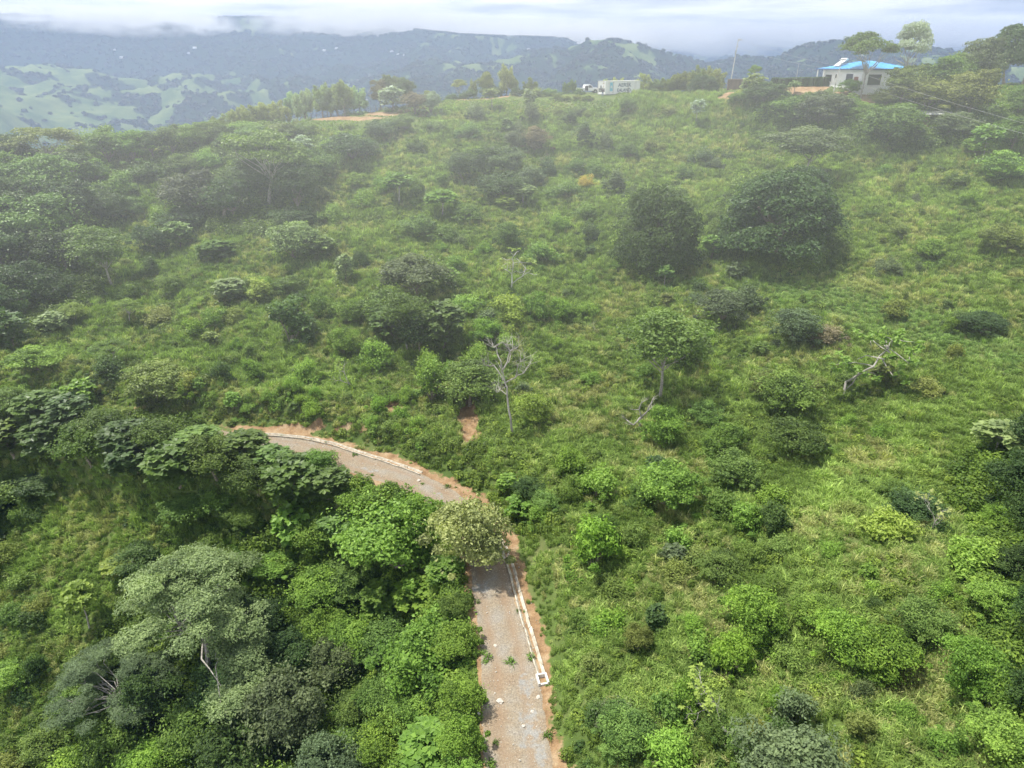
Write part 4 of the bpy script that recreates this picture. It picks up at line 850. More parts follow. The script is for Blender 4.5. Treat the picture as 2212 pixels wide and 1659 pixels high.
# --- middle, right
P_('tall', 1425, 865, 196, 238, 'mid', 'tall open tree with a long dark trunk in the middle of the right slope', var=1)
P_('sapling', 1435, 622, 42, 54, 'bright', 'light green sapling below the narrower mango tree')
for x, y, w, h, t, k in [(1430, 965, 84, 100, 'green', 'fine'), (1555, 700, 90, 84, 'grey', 'fine'), (1610, 670, 60, 60, 'grey', 'shrub'), (1715, 745, 92, 92, 'grey', 'fine'), (1790, 745, 64, 46, 'brown', 'shrub'), (1915, 594, 44, 40, 'grey', 'shrub'), (2005, 564, 48, 52, 'green', 'pointed'), (1932, 512, 40, 36, 'olive', 'shrub'), (2155, 545, 78, 64, 'olive', 'fine'), (2092, 452, 38, 40, 'green', 'shrub'),
                         (1930, 694, 48, 52, 'olive', 'pointed'), (1948, 655, 24, 30, 'olive', 'bush'), (2040, 674, 24, 36, 'dark', 'column'), (2080, 706, 60, 36, 'dark', 'shrub'), (2120, 720, 80, 54, 'dark', 'fine'), (1480, 800, 70, 80, 'mid', 'fine'), (1390, 820, 44, 40, 'mid', 'shrub'), (1700, 900, 120, 110, 'mid', 'fine'), (1660, 860, 80, 70, 'olive', 'fine'), (1740, 850, 70, 50, 'olive', 'fine'),
                         (1710, 985, 110, 96, 'blue', 'fine'), (1520, 920, 60, 60, 'mid', 'fine'), (1560, 985, 76, 84, 'mid', 'fine'), (1585, 1050, 100, 90, 'mid', 'fine'), (1565, 1110, 70, 60, 'blue', 'shrub'), (1900, 530, 30, 24, 'olive', 'bush'), (1880, 470, 30, 24, 'mid', 'bush'), (2060, 400, 40, 30, 'mid', 'shrub'), (1820, 830, 40, 30, 'mid', 'bush'), (1990, 850, 60, 40, 'olive', 'shrub')]:
    P_(k, x, y, w, h, t)
# --- lower right slope
for x, y, w, h, t, k in [(1280, 1078, 76, 84, 'bright', 'pointed'), (1440, 1105, 124, 120, 'green', 'fine'), (1415, 1050, 70, 56, 'green', 'fine'), (1275, 1230, 88, 110, 'green', 'pointed'), (1305, 1190, 56, 90, 'mid', 'fine'), (1235, 1085, 46, 60, 'mid', 'shrub'), (1140, 1075, 60, 50, 'dark', 'fine'), (1180, 1100, 50, 44, 'mid', 'shrub'), (1120, 1120, 60, 56, 'green', 'bigbush'),
                         (1100, 1065, 50, 50, 'bright', 'bigbush'), (1160, 1130, 44, 40, 'bright', 'pointed'), (1370, 1180, 50, 50, 'mid', 'shrub'), (1460, 1250, 50, 44, 'olive', 'shrub'), (1375, 1410, 56, 66, 'olive', 'fine'), (1620, 1385, 116, 130, 'bright', 'fine'), (1572, 1450, 70, 100, 'bright', 'pointed'), (1500, 1220, 60, 46, 'olive', 'shrub'), (1350, 1290, 40, 40, 'bright', 'bush'),
                         (1330, 1300, 70, 50, 'blue', 'shrub'), (1550, 1240, 90, 60, 'blue', 'fine'), (1680, 1190, 60, 46, 'mid', 'shrub'), (1910, 1165, 84, 76, 'yellow', 'pointed'), (1975, 1120, 110, 70, 'dark', 'fine'), (1930, 1080, 60, 50, 'mid', 'fine'), (1790, 1200, 50, 40, 'green', 'shrub'), (1840, 1120, 50, 40, 'olive', 'shrub'), (1905, 1470, 130, 120, 'green', 'fine'), (1810, 1420, 120, 110, 'green', 'fine'),
                         (1760, 1350, 90, 70, 'green', 'fine'), (1985, 1370, 100, 90, 'mid', 'fine'), (1700, 1440, 70, 60, 'mid', 'shrub'), (1480, 1560, 56, 90, 'bright', 'pointed'), (1680, 1545, 50, 70, 'bright', 'pointed'), (1440, 1650, 90, 80, 'bright', 'pointed'), (1350, 1610, 110, 90, 'mid', 'fine'), (1330, 1560, 70, 60, 'grey', 'shrub'), (1590, 1640, 70, 80, 'mid', 'shrub'), (1540, 1600, 60, 70, 'mid', 'fine'),
                         (1690, 1720, 200, 160, 'grey', 'fine'), (1850, 1600, 56, 60, 'olive', 'shrub'), (1960, 1560, 50, 44, 'green', 'shrub'), (2085, 1500, 120, 130, 'green', 'fine'), (2150, 1640, 130, 110, 'bright', 'fine'), (2090, 1240, 86, 84, 'bright', 'pointed'), (2140, 1330, 100, 90, 'green', 'fine'), (2040, 1620, 60, 50, 'green', 'shrub'), (1280, 1450, 50, 44, 'olive', 'bush'), (1250, 1350, 40, 34, 'mid', 'bush'),
                         (2180, 1090, 110, 130, 'deep', 'broad'), (2205, 1180, 110, 150, 'dark', 'broad'), (2190, 1270, 90, 100, 'dark', 'fine'), (2215, 1400, 110, 140, 'deep', 'broad'), (2230, 1000, 110, 120, 'deep', 'broad'), (2215, 1560, 110, 120, 'dark', 'broad'), (2140, 1140, 60, 60, 'green', 'fine'), (2270, 1280, 130, 160, 'deep', 'broad')]:
    P_(k, x, y, w, h, t)
P_('sapling', 2150, 985, 100, 90, 'pale', 'pale airy large-leaved tree with thin white branches at the right edge')
P_('twiggy', 2010, 1150, 70, 96, 'straw', 'small pale-barked tree with a yellow top near the right edge', var=1); P_('twiggy', 1570, 1545, 110, 100, 'yellow', 'thin-leaved twiggy tree on the lower slope right of the drain end', var=2)
# --- below the road, left
for i, (x, y, w, h, t) in enumerate([(20, 905, 90, 80, 'mid'), (90, 915, 96, 90, 'blue'), (160, 925, 90, 90, 'dark'), (225, 950, 90, 80, 'mid'), (30, 985, 110, 110, 'blue'), (120, 985, 110, 110, 'dark'), (200, 1010, 120, 110, 'blue'), (280, 975, 100, 90, 'dark'), (300, 1030, 110, 110, 'dark'), (350, 985, 100, 90, 'blue'), (390, 1050, 130, 130, 'blue'),
                                      (430, 985, 100, 80, 'mid'), (470, 1040, 120, 120, 'blue'), (530, 1000, 100, 84, 'blue'), (590, 1025, 90, 80, 'mid'), (560, 1080, 110, 110, 'blue'), (640, 1090, 120, 130, 'blue'), (710, 1080, 100, 90, 'blue'), (690, 1030, 80, 66, 'green')]):
    P_('bigleaf' if i % 3 else 'broad', x, y, w, h * .98, t)
for x, y, w, h, t, k in [(-20, 1130, 130, 120, 'deep', 'bigleaf'), (30, 1080, 110, 80, 'mid', 'fine'), (90, 1060, 90, 50, 'dark', 'fine'), (-40, 1230, 110, 120, 'dark', 'bigleaf'), (400, 1120, 90, 56, 'mid', 'fine'), (470, 1100, 60, 50, 'mid', 'shrub'), (530, 1130, 70, 50, 'mid', 'fine'), (640, 1180, 80, 100, 'green', 'bigbush'), (690, 1190, 90, 90, 'green', 'fine'), (740, 1170, 90, 80, 'mid', 'bigleaf'),
                         (790, 1120, 90, 76, 'green', 'fine'), (860, 1230, 200, 190, 'green', 'fine'), (910, 1170, 110, 110, 'green', 'fine'), (850, 1120, 90, 60, 'green', 'fine'), (760, 1280, 110, 90, 'mid', 'fine'), (830, 1330, 90, 90, 'green', 'bigleaf'), (905, 1320, 100, 90, 'green', 'bigleaf'), (960, 1270, 80, 80, 'green', 'bigleaf'), (985, 1340, 60, 60, 'mid', 'fine'), (700, 1300, 110, 90, 'green', 'fine'),
                         (930, 1470, 190, 160, 'green', 'fine'), (990, 1420, 90, 90, 'green', 'fine'), (840, 1420, 110, 90, 'mid', 'fine'), (770, 1420, 110, 100, 'green', 'fine'), (700, 1400, 90, 100, 'green', 'fine'), (1000, 1540, 90, 90, 'bright', 'fine'), (910, 1560, 120, 90, 'green', 'fine'), (830, 1540, 100, 90, 'mid', 'fine'), (1000, 1640, 90, 100, 'bright', 'fine'), (930, 1660, 130, 110, 'green', 'bigleaf'),
                         (840, 1640, 110, 100, 'green', 'fine'), (760, 1650, 100, 90, 'mid', 'fine'), (780, 1560, 90, 80, 'mid', 'fine'), (900, 1740, 130, 110, 'green', 'fine'), (1010, 1740, 90, 100, 'green', 'fine'), (730, 1480, 110, 110, 'grey', 'broad'), (650, 1480, 120, 120, 'dark', 'broad'), (560, 1480, 130, 130, 'dark', 'broad'), (640, 1620, 190, 190, 'grey', 'broad'), (540, 1700, 190, 180, 'dark', 'broad'),
                         (720, 1740, 150, 150, 'grey', 'broad'), (600, 1780, 150, 130, 'green', 'broad'), (330, 1560, 130, 130, 'dark', 'broad'), (440, 1620, 140, 130, 'mid', 'broad'), (260, 1640, 130, 120, 'mid', 'fine'), (340, 1700, 130, 110, 'green', 'fine'), (180, 1700, 120, 100, 'bright', 'fine'), (200, 1560, 90, 80, 'mid', 'fine'), (110, 1620, 90, 70, 'mid', 'fine'), (440, 1760, 130, 110, 'dark', 'broad'),
                         (560, 1380, 120, 100, 'deep', 'broad'), (480, 1540, 120, 120, 'deep', 'broad'), (30, 1480, 80, 60, 'green', 'fine'), (40, 1340, 60, 50, 'mid', 'shrub'), (250, 1440, 60, 56, 'mid', 'fine'), (300, 1220, 90, 60, 'dark', 'fine'), (160, 1530, 60, 50, 'mid', 'shrub'), (20, 1700, 90, 80, 'olive', 'fine'), (600, 1230, 90, 50, 'green', 'fine'), (500, 1220, 70, 40, 'green', 'fine')]:
    P_(k, x, y, w, h, t)
P_('giant', 455, 1495, 430, 360, 'pale', 'huge pale-leaved spreading tree with light branches at the lower left', var=0)
P_('giant', 262, 1555, 250, 190, 'grey', 'smaller grey-green spreading tree below and left of the huge pale spreading tree', var=1)
P_('sapling', 195, 1362, 66, 110, 'yellow', 'slim young tree with lime yellow leaves on the left meadow'); P_('sapling', 262, 1250, 66, 56, 'yellow', 'small lime yellow sapling above the slim young tree on the left meadow')
# --- the yellow-green tree by the road
P_('fine', 1018, 1222, 150, 170, 'straw', 'rounded yellow-green tree overhanging the dirt road', var=2)
# --- bare and leaning trees
def special(name, gen, px, py, h, label, tint='straw', rz=0):
    p = hit(px, py); X, Y, D = project(p.x, p.y, p.z); a = math.atan2(CH - p.z, p.y); Hw = h / math.cos(a) * D / F
    cr, tr, w0, h0 = gen; s = Hw / h0
    root = link(name, None, None, p, (0, 0, rz), (s, s, s)); t = TINT[tint]
    if cr is not None: c = link('crown', cr, root); c.color = (*t, 1)
    link('trunk', tr, root); PLANTS.append(dict(o=root, kind='dead', x=X, y=Y - .4 * h, w=h, h=h, tint=tint, label=label, group=None, W=1.5, T=np.array(TINT['mid'])))
rs = lambda k: np.random.default_rng(k)
def drawn(lines, tufts, w0, seed, bark, k=1.0, lsize=.40, depth=.35, nl=9, twigs=0):
    """a bare tree laid out limb by limb: (x, up) in units of its own height, each limb given its own depth"""
    r = rs(seed); mb = MB(); z = {}
    def dep(p):
        q = (round(p[0], 2), round(p[1], 2))
        if q not in z: z[q] = (abs(p[0]) + .12) * depth * r.uniform(-1, 1)
        return z[q]
    for w, L in lines:
        P = [Vector((x, dep((x, u)), u)) for x, u in L]
        Q = []
        for a, b in zip(P[:-1], P[1:]): Q += [a, a.lerp(b, .5) + Vector((r.normal(), r.normal(), r.normal())) * .008]
        Q.append(P[-1]); n = len(Q); mb.tube(Q, [w0 * w * (1 - .62 * i / (n - 1)) for i in range(n)], 6, False)
        for _ in range(twigs):
            a = Q[int(r.integers(n // 2, n))]; d = Vector((r.normal() * .8 + (a.x * 2.5), r.normal(), abs(r.normal()) + .3)).normalized(); b = a + d * r.uniform(.05, .11); c = b + (d + Vector((r.normal(), r.normal(), r.normal())) * .5).normalized() * .06
            mb.tube([a, b, c], [w0 * .13, w0 * .09, w0 * .05], 3, False)
    parts = [rosette((x, dep((round(x, 1), round(u, 1))), u), lsize * .45 * .1, nl, lsize * .1, r, aspect=.7) for x, u in tufts]
    return (foliage_mesh('crown', parts) if parts else None), mb.mesh('trunk', bark), 1, 1
def zc(x0, y0, h, L): return [(w, [((x - x0) / h, (y0 - y) / h) for x, y in l]) for w, l in L]
wl = zc(895, 1115, 860, [(1.0, [(895, 1125), (905, 960), (900, 780), (925, 620), (905, 450), (940, 395)]), (.45, [(940, 395), (985, 350), (1040, 320)]), (.4, [(940, 395), (895, 350), (865, 310)]), (.75, [(908, 965), (1010, 880), (1110, 800), (1160, 730), (1180, 640), (1160, 560)]),
    (.5, [(1110, 800), (1220, 785), (1320, 770), (1380, 790), (1410, 830)]), (.5, [(1165, 730), (1090, 725), (1000, 700), (925, 745)]), (.5, [(1175, 665), (1130, 590), (1060, 500), (940, 545), (890, 600)]), (.4, [(1060, 500), (1020, 600), (1000, 655)]), (.4, [(1060, 500), (1000, 475), (920, 480)]), (.4, [(1060, 500), (1200, 530), (1300, 555)]),
    (.4, [(912, 470), (800, 475), (700, 460)]), (.45, [(925, 705), (860, 640), (870, 590), (930, 540)]), (.5, [(900, 780), (800, 690), (740, 670), (680, 600)]), (.4, [(800, 690), (830, 560), (720, 590)]), (.4, [(1180, 700), (1290, 700), (1250, 740), (1170, 720)])])
wt = [((x - 895) / 860, (1115 - y) / 860) for x, y in [(660, 500), (660, 570), (850, 260), (950, 265), (1050, 255), (740, 620), (850, 560), (980, 610), (1120, 470), (1240, 470), (1340, 490), (1360, 570), (1290, 640), (1230, 620), (870, 380)]]
special('white_barked_tree', drawn(wl, wt, .017, 4, M_BARKW, lsize=.8), 1105, 628, 88, 'bare twisted white tree with a few yellow-green leaf tufts in mid slope', 'yellow')
dl = zc(1080, 1655, 445, [(1.0, [(1080, 1665), (1070, 1560), (1055, 1460), (1045, 1400), (1032, 1340)]), (.6, [(1046, 1400), (1090, 1370), (1125, 1335), (1150, 1300)]), (.55, [(1040, 1370), (1000, 1315), (960, 1290)]), (.6, [(1034, 1342), (1030, 1290), (1010, 1240), (1000, 1215)]), (.6, [(1036, 1335), (1060, 1280), (1080, 1240), (1105, 1220)]), (.45, [(1062, 1290), (1070, 1260), (1052, 1225)]), (.35, [(1052, 1450), (1020, 1440), (1012, 1425)]), (.4, [(1090, 1370), (1100, 1310), (1130, 1270)])])
special('dead_tree', drawn(dl, [], .013, 9, M_BARKP, twigs=16), 1108, 945, 190, 'tall leafless grey tree with fine twigs above the red soil scar')
cl = zc(1830, 1640, 190, [(1.0, [(1830, 1645), (1832, 1600), (1835, 1560)]), (.8, [(1835, 1562), (1860, 1530), (1875, 1490), (1890, 1465)]), (.7, [(1833, 1570), (1800, 1600), (1770, 1590), (1755, 1570)]), (.6, [(1835, 1562), (1822, 1525), (1780, 1515)]), (.55, [(1860, 1530), (1885, 1530)]), (.5, [(1822, 1525), (1830, 1490), (1850, 1470)]), (.5, [(1800, 1600), (1775, 1610)])])
special('dead_tree', drawn(cl, [], .032, 10, M_BARKP, twigs=9), 1380, 932, 76, 'leafless crooked grey tree at the foot of the tall open tree')
rl = rs(77); ll = zc(1090, 1440, 380, [(1.0, [(1088, 1450), (1100, 1370), (1135, 1300), (1190, 1250), (1220, 1200), (1240, 1150), (1262, 1110)]), (.6, [(1092, 1440), (1130, 1375), (1170, 1320), (1215, 1300)]), (.5, [(1222, 1200), (1170, 1212), (1120, 1225)]), (.5, [(1190, 1250), (1150, 1262), (1090, 1252), (1020, 1262)]), (.45, [(1240, 1160), (1205, 1140), (1180, 1155)]), (.45, [(1240, 1160), (1290, 1180), (1330, 1205), (1362, 1222)]), (.45, [(1225, 1190), (1280, 1250), (1300, 1300), (1345, 1330)]), (.4, [(1240, 1150), (1290, 1110), (1330, 1090)]), (.4, [(1215, 1300), (1240, 1335)]), (.4, [(1250, 1130), (1230, 1090), (1200, 1075)]), (.35, [(1330, 1205), (1390, 1190), (1430, 1205)])])
lt = []
while len(lt) < 62:
    a = rl.uniform(0, 6.28); q = rl.uniform(.55, 1.02); x, y = 1205 + 235 * q * math.cos(a), 1205 + 150 * q * math.sin(a)
    if y < 1370 - .35 * abs(x - 1205): lt.append(((x - 1090) / 380, (1440 - y) / 380))
special('leaning_tree', drawn(ll, lt, .019, 12, M_BARKP, lsize=.75, depth=.5, nl=10), 1822, 856, 138, 'leaning pale-barked tree with sparse yellow and green leaves', 'bright')
special('dead_tree', gen_bare(rs(15), depth=4, r0=.08, fork=.4, bark=M_BARKP), 1291, 722, 34, 'tiny leafless tree alone on the middle slope')
special('dead_tree', gen_bare(rs(18), depth=5, r0=.06, fork=.3, bark=M_BARKP), 1590, 1625, 80, 'leafless grey brushwood on the lower slope')
special('tree_stump', (None, gen_bare(rs(30), depth=1, r0=.35, fork=.8, bark=M_BARK)[1], 1, 1.6), 478, 480, 20, 'short brown tree stump below the dark copse')

# --- scattered bushes of the open slope (positions drawn from the hill itself)
def fill_bushes():
    r = np.random.default_rng(44); pts = [(p['x'], p['y'] + .4 * p['h'], max(p['w'], 24)) for p in PLANTS]
    def run(n, poly, wr, tints, kinds, gap=.62):
        k = 0; tries = 0
        xs = [q[0] for q in poly]; ys = [q[1] for q in poly]
        while k < n and tries < 6000:
            tries += 1; x, y = r.uniform(min(xs), max(xs)), r.uniform(min(ys), max(ys))
            if not in_poly(np.array([x]), np.array([y]), poly)[0]: continue
            w = r.uniform(*wr) * (.75 + .5 * (y - 220) / 1400)
            if any(math.hypot(x - a, (y - b) * 1.3) < gap * (w + c) * .5 for a, b, c in pts): continue
            p = hit(x, y)
            if float(hgt(p.x, p.y, RD)) < 4: continue
            pts.append((x, y, w)); P_(str(r.choice(kinds)), x, y, w, w * r.uniform(.75, 1.25), str(r.choice(tints))); k += 1
    T1 = ['mid', 'green', 'olive', 'dark', 'grey', 'green', 'bright']
    run(52, [(230, 500), (760, 300), (1180, 260), (1300, 560), (1300, 900), (200, 850)], (24, 52), T1, ['bush', 'bush', 'shrub', 'pointed', 'bigbush'])
    run(34, [(1180, 240), (1620, 270), (2200, 430), (2200, 830), (1500, 600), (1350, 640)], (18, 36), ['mid', 'olive', 'grey', 'green'], ['bush', 'bush', 'shrub'])
    run(46, [(1120, 940), (1330, 620), (1700, 650), (2200, 840), (2150, 1659), (1290, 1659), (1180, 1200)], (28, 64), T1, ['bush', 'shrub', 'pointed', 'shrub', 'bigbush'])
    run(24, [(0, 820), (900, 860), (990, 1030), (760, 940), (300, 870), (0, 850)], (20, 42), ['bright', 'green', 'mid'], ['bigbush', 'shrub', 'bush'])
    run(14, [(0, 1150), (250, 1060), (580, 1080), (560, 1180), (200, 1300), (0, 1600)], (24, 44), ['mid', 'dark', 'olive'], ['bush', 'shrub'])
fill_bushes()

do_weeds()
# ------------------------------------------------------------------ labels: what it is, and where among the landmarks
MARKS = [('the shipping container', 1342, 193), ('the pickup truck', 1272, 200), ('the blue-roofed house', 1866, 160), ('the tin-roofed shed', 2000, 248), ('the wooden shed', 1590, 180), ('the windblown ridge row', 710, 220), ('the white forked trunk', 570, 380),
         ('the bare twisted white tree', 1110, 590), ('the narrower mango tree', 1415, 480), ('the widest mango tree', 1690, 480), ('the leaning pale tree', 1870, 800), ('the tall open tree', 1425, 760), ('the tall leafless tree', 1100, 850), ('the red soil scar', 1012, 910),
         ('the yellow-green roadside tree', 1015, 1130), ('the drain end', 1172, 1475), ('the road bend', 850, 1020), ('the huge spreading tree', 470, 1330), ('the slim lime yellow tree', 180, 1300), ('the slender pale-trunked tree', 240, 560), ('the upright dark shrub', 630, 680),
         ('the grey-green dome tree', 900, 600), ('the pale airy tree', 2150, 930), ('the bottom silvery tree', 1690, 1600), ('the lower left corner', 0, 1659), ('the lower right corner', 2212, 1659), ('the golden yellow shrub', 1268, 390), ('the red ridge track', 1000, 207)]
DIRN = ['to the right of', 'above and right of', 'above', 'above and left of', 'to the left of', 'below and left of', 'below', 'below and right of']
ORD = ['', 'second ', 'third ', 'fourth ', 'fifth ', 'sixth ', 'seventh ', 'eighth ', 'ninth ', 'tenth ', 'eleventh ', 'twelfth ']
def label_all():
    cl = {}
    for p in PLANTS:
        size = 'small ' if p['w'] < 40 else ('large ' if p['w'] > 105 else '')
        if p['label'] is None:
            d = [(math.hypot(p['x'] - a, p['y'] - b), n, a, b) for n, a, b in MARKS]; dd, n, a, b = min(d)
            if dd < 12: dd, n, a, b = sorted(d)[1]
            ang = math.atan2(b - p['y'], p['x'] - a); q = int(round(ang / (math.pi / 4))) % 8
            cl.setdefault((size + WORDS[p['tint']] + ' ' + SHAPE[p['kind']], DIRN[q], n), []).append((dd, p))
    for (a, dr, n), L in cl.items():
        L.sort(key=lambda t: t[0])
        for i, (dd, p) in enumerate(L):
            pre = ('' if len(L) == 1 else (('nearest ' if i == 0 else ORD[i] + 'nearest ')))
            p['label'] = '%s%s %s %s' % (pre, a, dr, n)
    for p in PLANTS:
        tag(p['o'], p['label'], CATS[p['kind']], p['group'] or {'dead': 'bare trees on the hillside', 'bush': 'bushes on the open slope', 'shrub': 'shrubs on the hillside', 'pointed': 'bright shrubs on the hillside', 'bigleaf': 'large-leaved trees', 'sapling': 'large-leaved trees', 'bigbush': 'large-leaved shrubs',
            'fine': 'leafy trees and thickets', 'broad': 'round-crowned trees', 'spray': 'feathery trees on the ridge', 'column': 'upright shrubs', 'dome': 'dark dense round trees'}.get(p['kind'], 'trees of the hillside'))
    print('plants', len(PLANTS))
label_all()
# ------------------------------------------------------------------ things people made
def inst(r_, kinds=None): pass
M_CONC = mat('tan_concrete', (.30, .26, .19), .9, noise=(2.6, (.52, .48, .40), .32, .62), bump=(14, .4, .02))
M_CONW = mat('pale_new_concrete', (.66, .63, .58), .85, noise=(3, (.50, .46, .40), .5, .75))
M_DARKIN = mat('dark_mortar', (.10, .085, .065), .9)  # dark even tone for the floor inside the catch box
M_STONE = mat('road_stone', (.38, .345, .29), .9, noise=(3, (.54, .50, .44), .4, .65))
M_WHITE = mat('white_paint', (.78, .78, .76), .5, noise=(1.2, (.66, .66, .63), .5, .8))
M_WALL = mat('white_plaster_wall', (.85, .85, .84), .9, noise=(.6, (.76, .75, .72), .55, .8))
M_GLASS = mat('dark_window_glass', (.02, .025, .03), .08, .5)
M_BLACK = mat('black_rubber', (.02, .02, .02), .8)
M_BLUE = mat('blue_roof_sheet', (.055, .33, .66), .38, .5, noise=(.5, (.12, .44, .72), .45, .7))
M_FASC = mat('dark_blue_fascia', (.03, .06, .20), .6)
M_RUST = mat('weathered_brown_metal', (.13, .095, .08), .85, noise=((1.5, 1.5, .4), (.22, .15, .11), .4, .65))
M_TIN = mat('dull_tin_sheet', (.55, .56, .56), .5, metal=.2, noise=(.8, (.36, .33, .30), .5, .75))
M_WOOD = mat('brown_wood', (.20, .13, .08), .85, noise=(3, (.12, .08, .05), .4, .7))
M_POLE = mat('grey_concrete_pole', (.52, .50, .47), .9)
M_WIRE = mat('grey_wire', (.45, .45, .44), .6)
M_DOORR = mat('red_brown_door', (.24, .065, .04), .5)
M_STEELG = mat('grey_steel', (.35, .36, .37), .45, metal=.5)

# --- concrete drain beside the road
def drain(name, pts, label, side=1, seg=.85, w=.30, gaps=()):
    P = np.array([tuple(hit(*p)) for p in pts]); t = np.r_[0, np.cumsum(np.linalg.norm(np.diff(P, axis=0), axis=1))]; n = int(t[-1] / seg)
    tt = np.linspace(0, t[-1], n + 1); Q = np.stack([np.interp(tt, t, P[:, k]) for k in range(3)], 1)
    for _ in range(3): Q[1:-1] = (Q[:-2] + 2 * Q[1:-1] + Q[2:]) / 4
    Q[:, 2] = [float(hgt(a, b)) for a, b in Q[:, :2]]
    for _ in range(4): Q[1:-1, 2] = (Q[:-2, 2] + 2 * Q[1:-1, 2] + Q[2:, 2]) / 4
    mb = MB(); r = np.random.default_rng(3)
    prof = [(-w, .10), (-w + .07, .11), (-.05, -.10), (.05, -.10), (w - .07, .13), (w, .12), (w, -.30), (-w, -.30)]
    for i in range(n):
        if i in gaps: continue
        a, b = Q[i], Q[i + 1]; d = (b - a)[:2]; d /= np.linalg.norm(d); nx, ny = d[1], -d[0]; j = r.normal() * .018; zz = r.normal() * .014; k = r.uniform(.93, 1.06)
        V = [(q[0] + nx * (u * k + j) + d[0] * e, q[1] + ny * (u * k + j) + d[1] * e, q[2] + v + .07 + zz) for q, e in ((a, .012), (b, -.012)) for u, v in prof]
        m = len(prof); mb.add(V, [tuple(range(m))[::-1], tuple(range(m, 2 * m))] + [(q, (q + 1) % m, (q + 1) % m + m, q + m) for q in range(m)])
    o = mb.build(name, M_CONC); tag(o, label, 'drain'); return Q
Q1 = drain('concrete_drain', [(1071, 1157), (1084, 1178), (1094, 1202), (1102, 1221), (1107, 1241), (1115, 1265), (1119, 1289), (1127, 1319), (1136, 1351), (1148, 1391), (1160, 1430), (1171, 1466)], 'segmented tan concrete drain channel along the right edge of the dirt road', gaps=())
Q2 = drain('concrete_drain', [(500, 940), (568, 942), (604, 943), (656, 948), (695, 956), (739, 968), (767, 980), (807, 989), (846, 1002), (880, 1014), (910, 1027)], 'pale mortar drain channel along the far upper bend of the road', w=.28)
e = Q1[-1]; dd = Q1[-1] - Q1[-2]; rz_ = math.atan2(dd[1], dd[0])
bx = MB(); W2, H2 = .85, .62
for c, d in (((0, H2 / 2, .1), (W2, .12, .5)), ((0, -H2 / 2, .1), (W2, .12, .5)), ((-W2 / 2 + .06, 0, .1), (.12, H2 - .12, .497)), ((W2 / 2 - .06, 0, .04), (.12, H2 - .12, .37))): bx.box(c, d)
ob = bx.build('drain_box', M_CONW, loc=(e[0] + .0, e[1] - .35, e[2]), rz=rz_ ); tag(ob, 'white-rimmed concrete catch box at the lower end of the drain', 'drain box')
fl = MB().box((0, 0, -.12), (W2 - .3, H2 - .16, .04)).build('floor', M_DARKIN, ob)
# --- marker post, stones
p = hit(1035, 1556); tag(MB().box((0, 0, .18), (.12, .10, .6), .3, .9).box((0, 0, .5), (.16, .14, .05), .3).build('marker_post', M_CONW, loc=p), 'short white concrete marker post at the left edge of the road', 'post')
def rock(px, py, s, label, seed):
    import bmesh
    bm = bmesh.new(); bmesh.ops.create_icosphere(bm, subdivisions=2, radius=1); r = np.random.default_rng(seed); k = r.uniform(.7, 1.2, 3)
    for v in bm.verts: v.co = Vector((v.co.x * k[0], v.co.y * k[1], v.co.z * .6)) * (1 + .22 * math.sin(v.co.x * 4 + seed) * math.cos(v.co.y * 3.1 + v.co.z * 4))
    me = bpy.data.meshes.new('stone'); bm.to_mesh(me); bm.free(); me.materials.append(M_STONE)
    tag(link('stone', me, None, hit(px, py) + Vector((0, 0, s * .3)), (0, 0, seed), (s, s, s)), label, 'stone', 'stones on the dirt road')
for k, (x, y, s, l) in enumerate([(1080, 1521, .22, 'pale angular stone left of the wheel track, above the marker post'), (1131, 1572, .15, 'white stone in the middle of the road near the bottom'), (1047, 1602, .16, 'grey stone on the left road edge near the bottom'), (1163, 1508, .14, 'pale stone just below the drain box'),
                                 (1150, 1540, .12, 'small grey stone below the drain box toward the road centre'), (905, 1040, .2, 'pale stone on the road bend beside the end of the upper drain'), (1070, 1400, .13, 'small pale stone on the straight part of the road'), (1012, 1640, .14, 'grey stone half hidden at the lower left road edge')]): rock(x, y, s, l, k + 1)
def pebbles():
    import bmesh
    r = np.random.default_rng(12); src = []
    for k in range(3):
        bm = bmesh.new(); bmesh.ops.create_icosphere(bm, subdivisions=1, radius=1); me = bpy.data.meshes.new('pebble')
        for v in bm.verts: v.co *= r.uniform(.75, 1.2)
        bm.to_mesh(me); bm.free(); me.materials.append(M_STONE); src.append(me)
    X, Y, Z, px, py, D = sample_ground(900000, r, D1=75); k = (hgt(X, Y, GRAVEL) > .3) | ((hgt(X, Y, SOIL) > .6) & (r.random(len(X)) < .3)); k &= (r.random(len(X)) < .45 + .5 * fbm(X, Y, 3, 6)); X, Y, Z = X[k], Y[k], Z[k]; n = len(X)
    s = r.gamma(2, .011, n) + .012
    scatter('gravel', 'loose gravel and pebbles on the dirt road', src, np.stack([X, Y, Z + .04], 1), r.uniform(0, 6, (n, 3)), np.stack([s, s, s * .7], 1), r.integers(0, 3, n), np.ones((n, 3)))
    tf = [gen_tuft(np.random.default_rng(2), 40, .16, .22, .02, .9), gen_weed(r, 60, .4, .25, .10)]
    X, Y, Z, px, py, D = sample_ground(150000, r, D1=90); k = (hgt(X, Y, GRAVEL) > .3); rd = hgt(X, Y, RD); k &= (r.random(len(X)) < (.10 + .75 * sstep(1.0, 2.3, rd)) * sstep(-.1, .35, fbm(X / 1.3, Y / 1.3, 3, 61))); X, Y, Z = X[k], Y[k], Z[k]; n = len(X)
    s = r.uniform(.6, 1.8, n); c = np.array([.10, .19, .04]) * r.uniform(.7, 1.4, n)[:, None]
    scatter('road_weeds', 'sparse weeds growing on the gravel road', tf, np.stack([X, Y, Z + .03], 1), np.stack([np.zeros(n), np.zeros(n), r.uniform(0, 6, n)], 1), np.stack([s, s, s], 1), r.integers(0, 2, n), c)
pebbles()

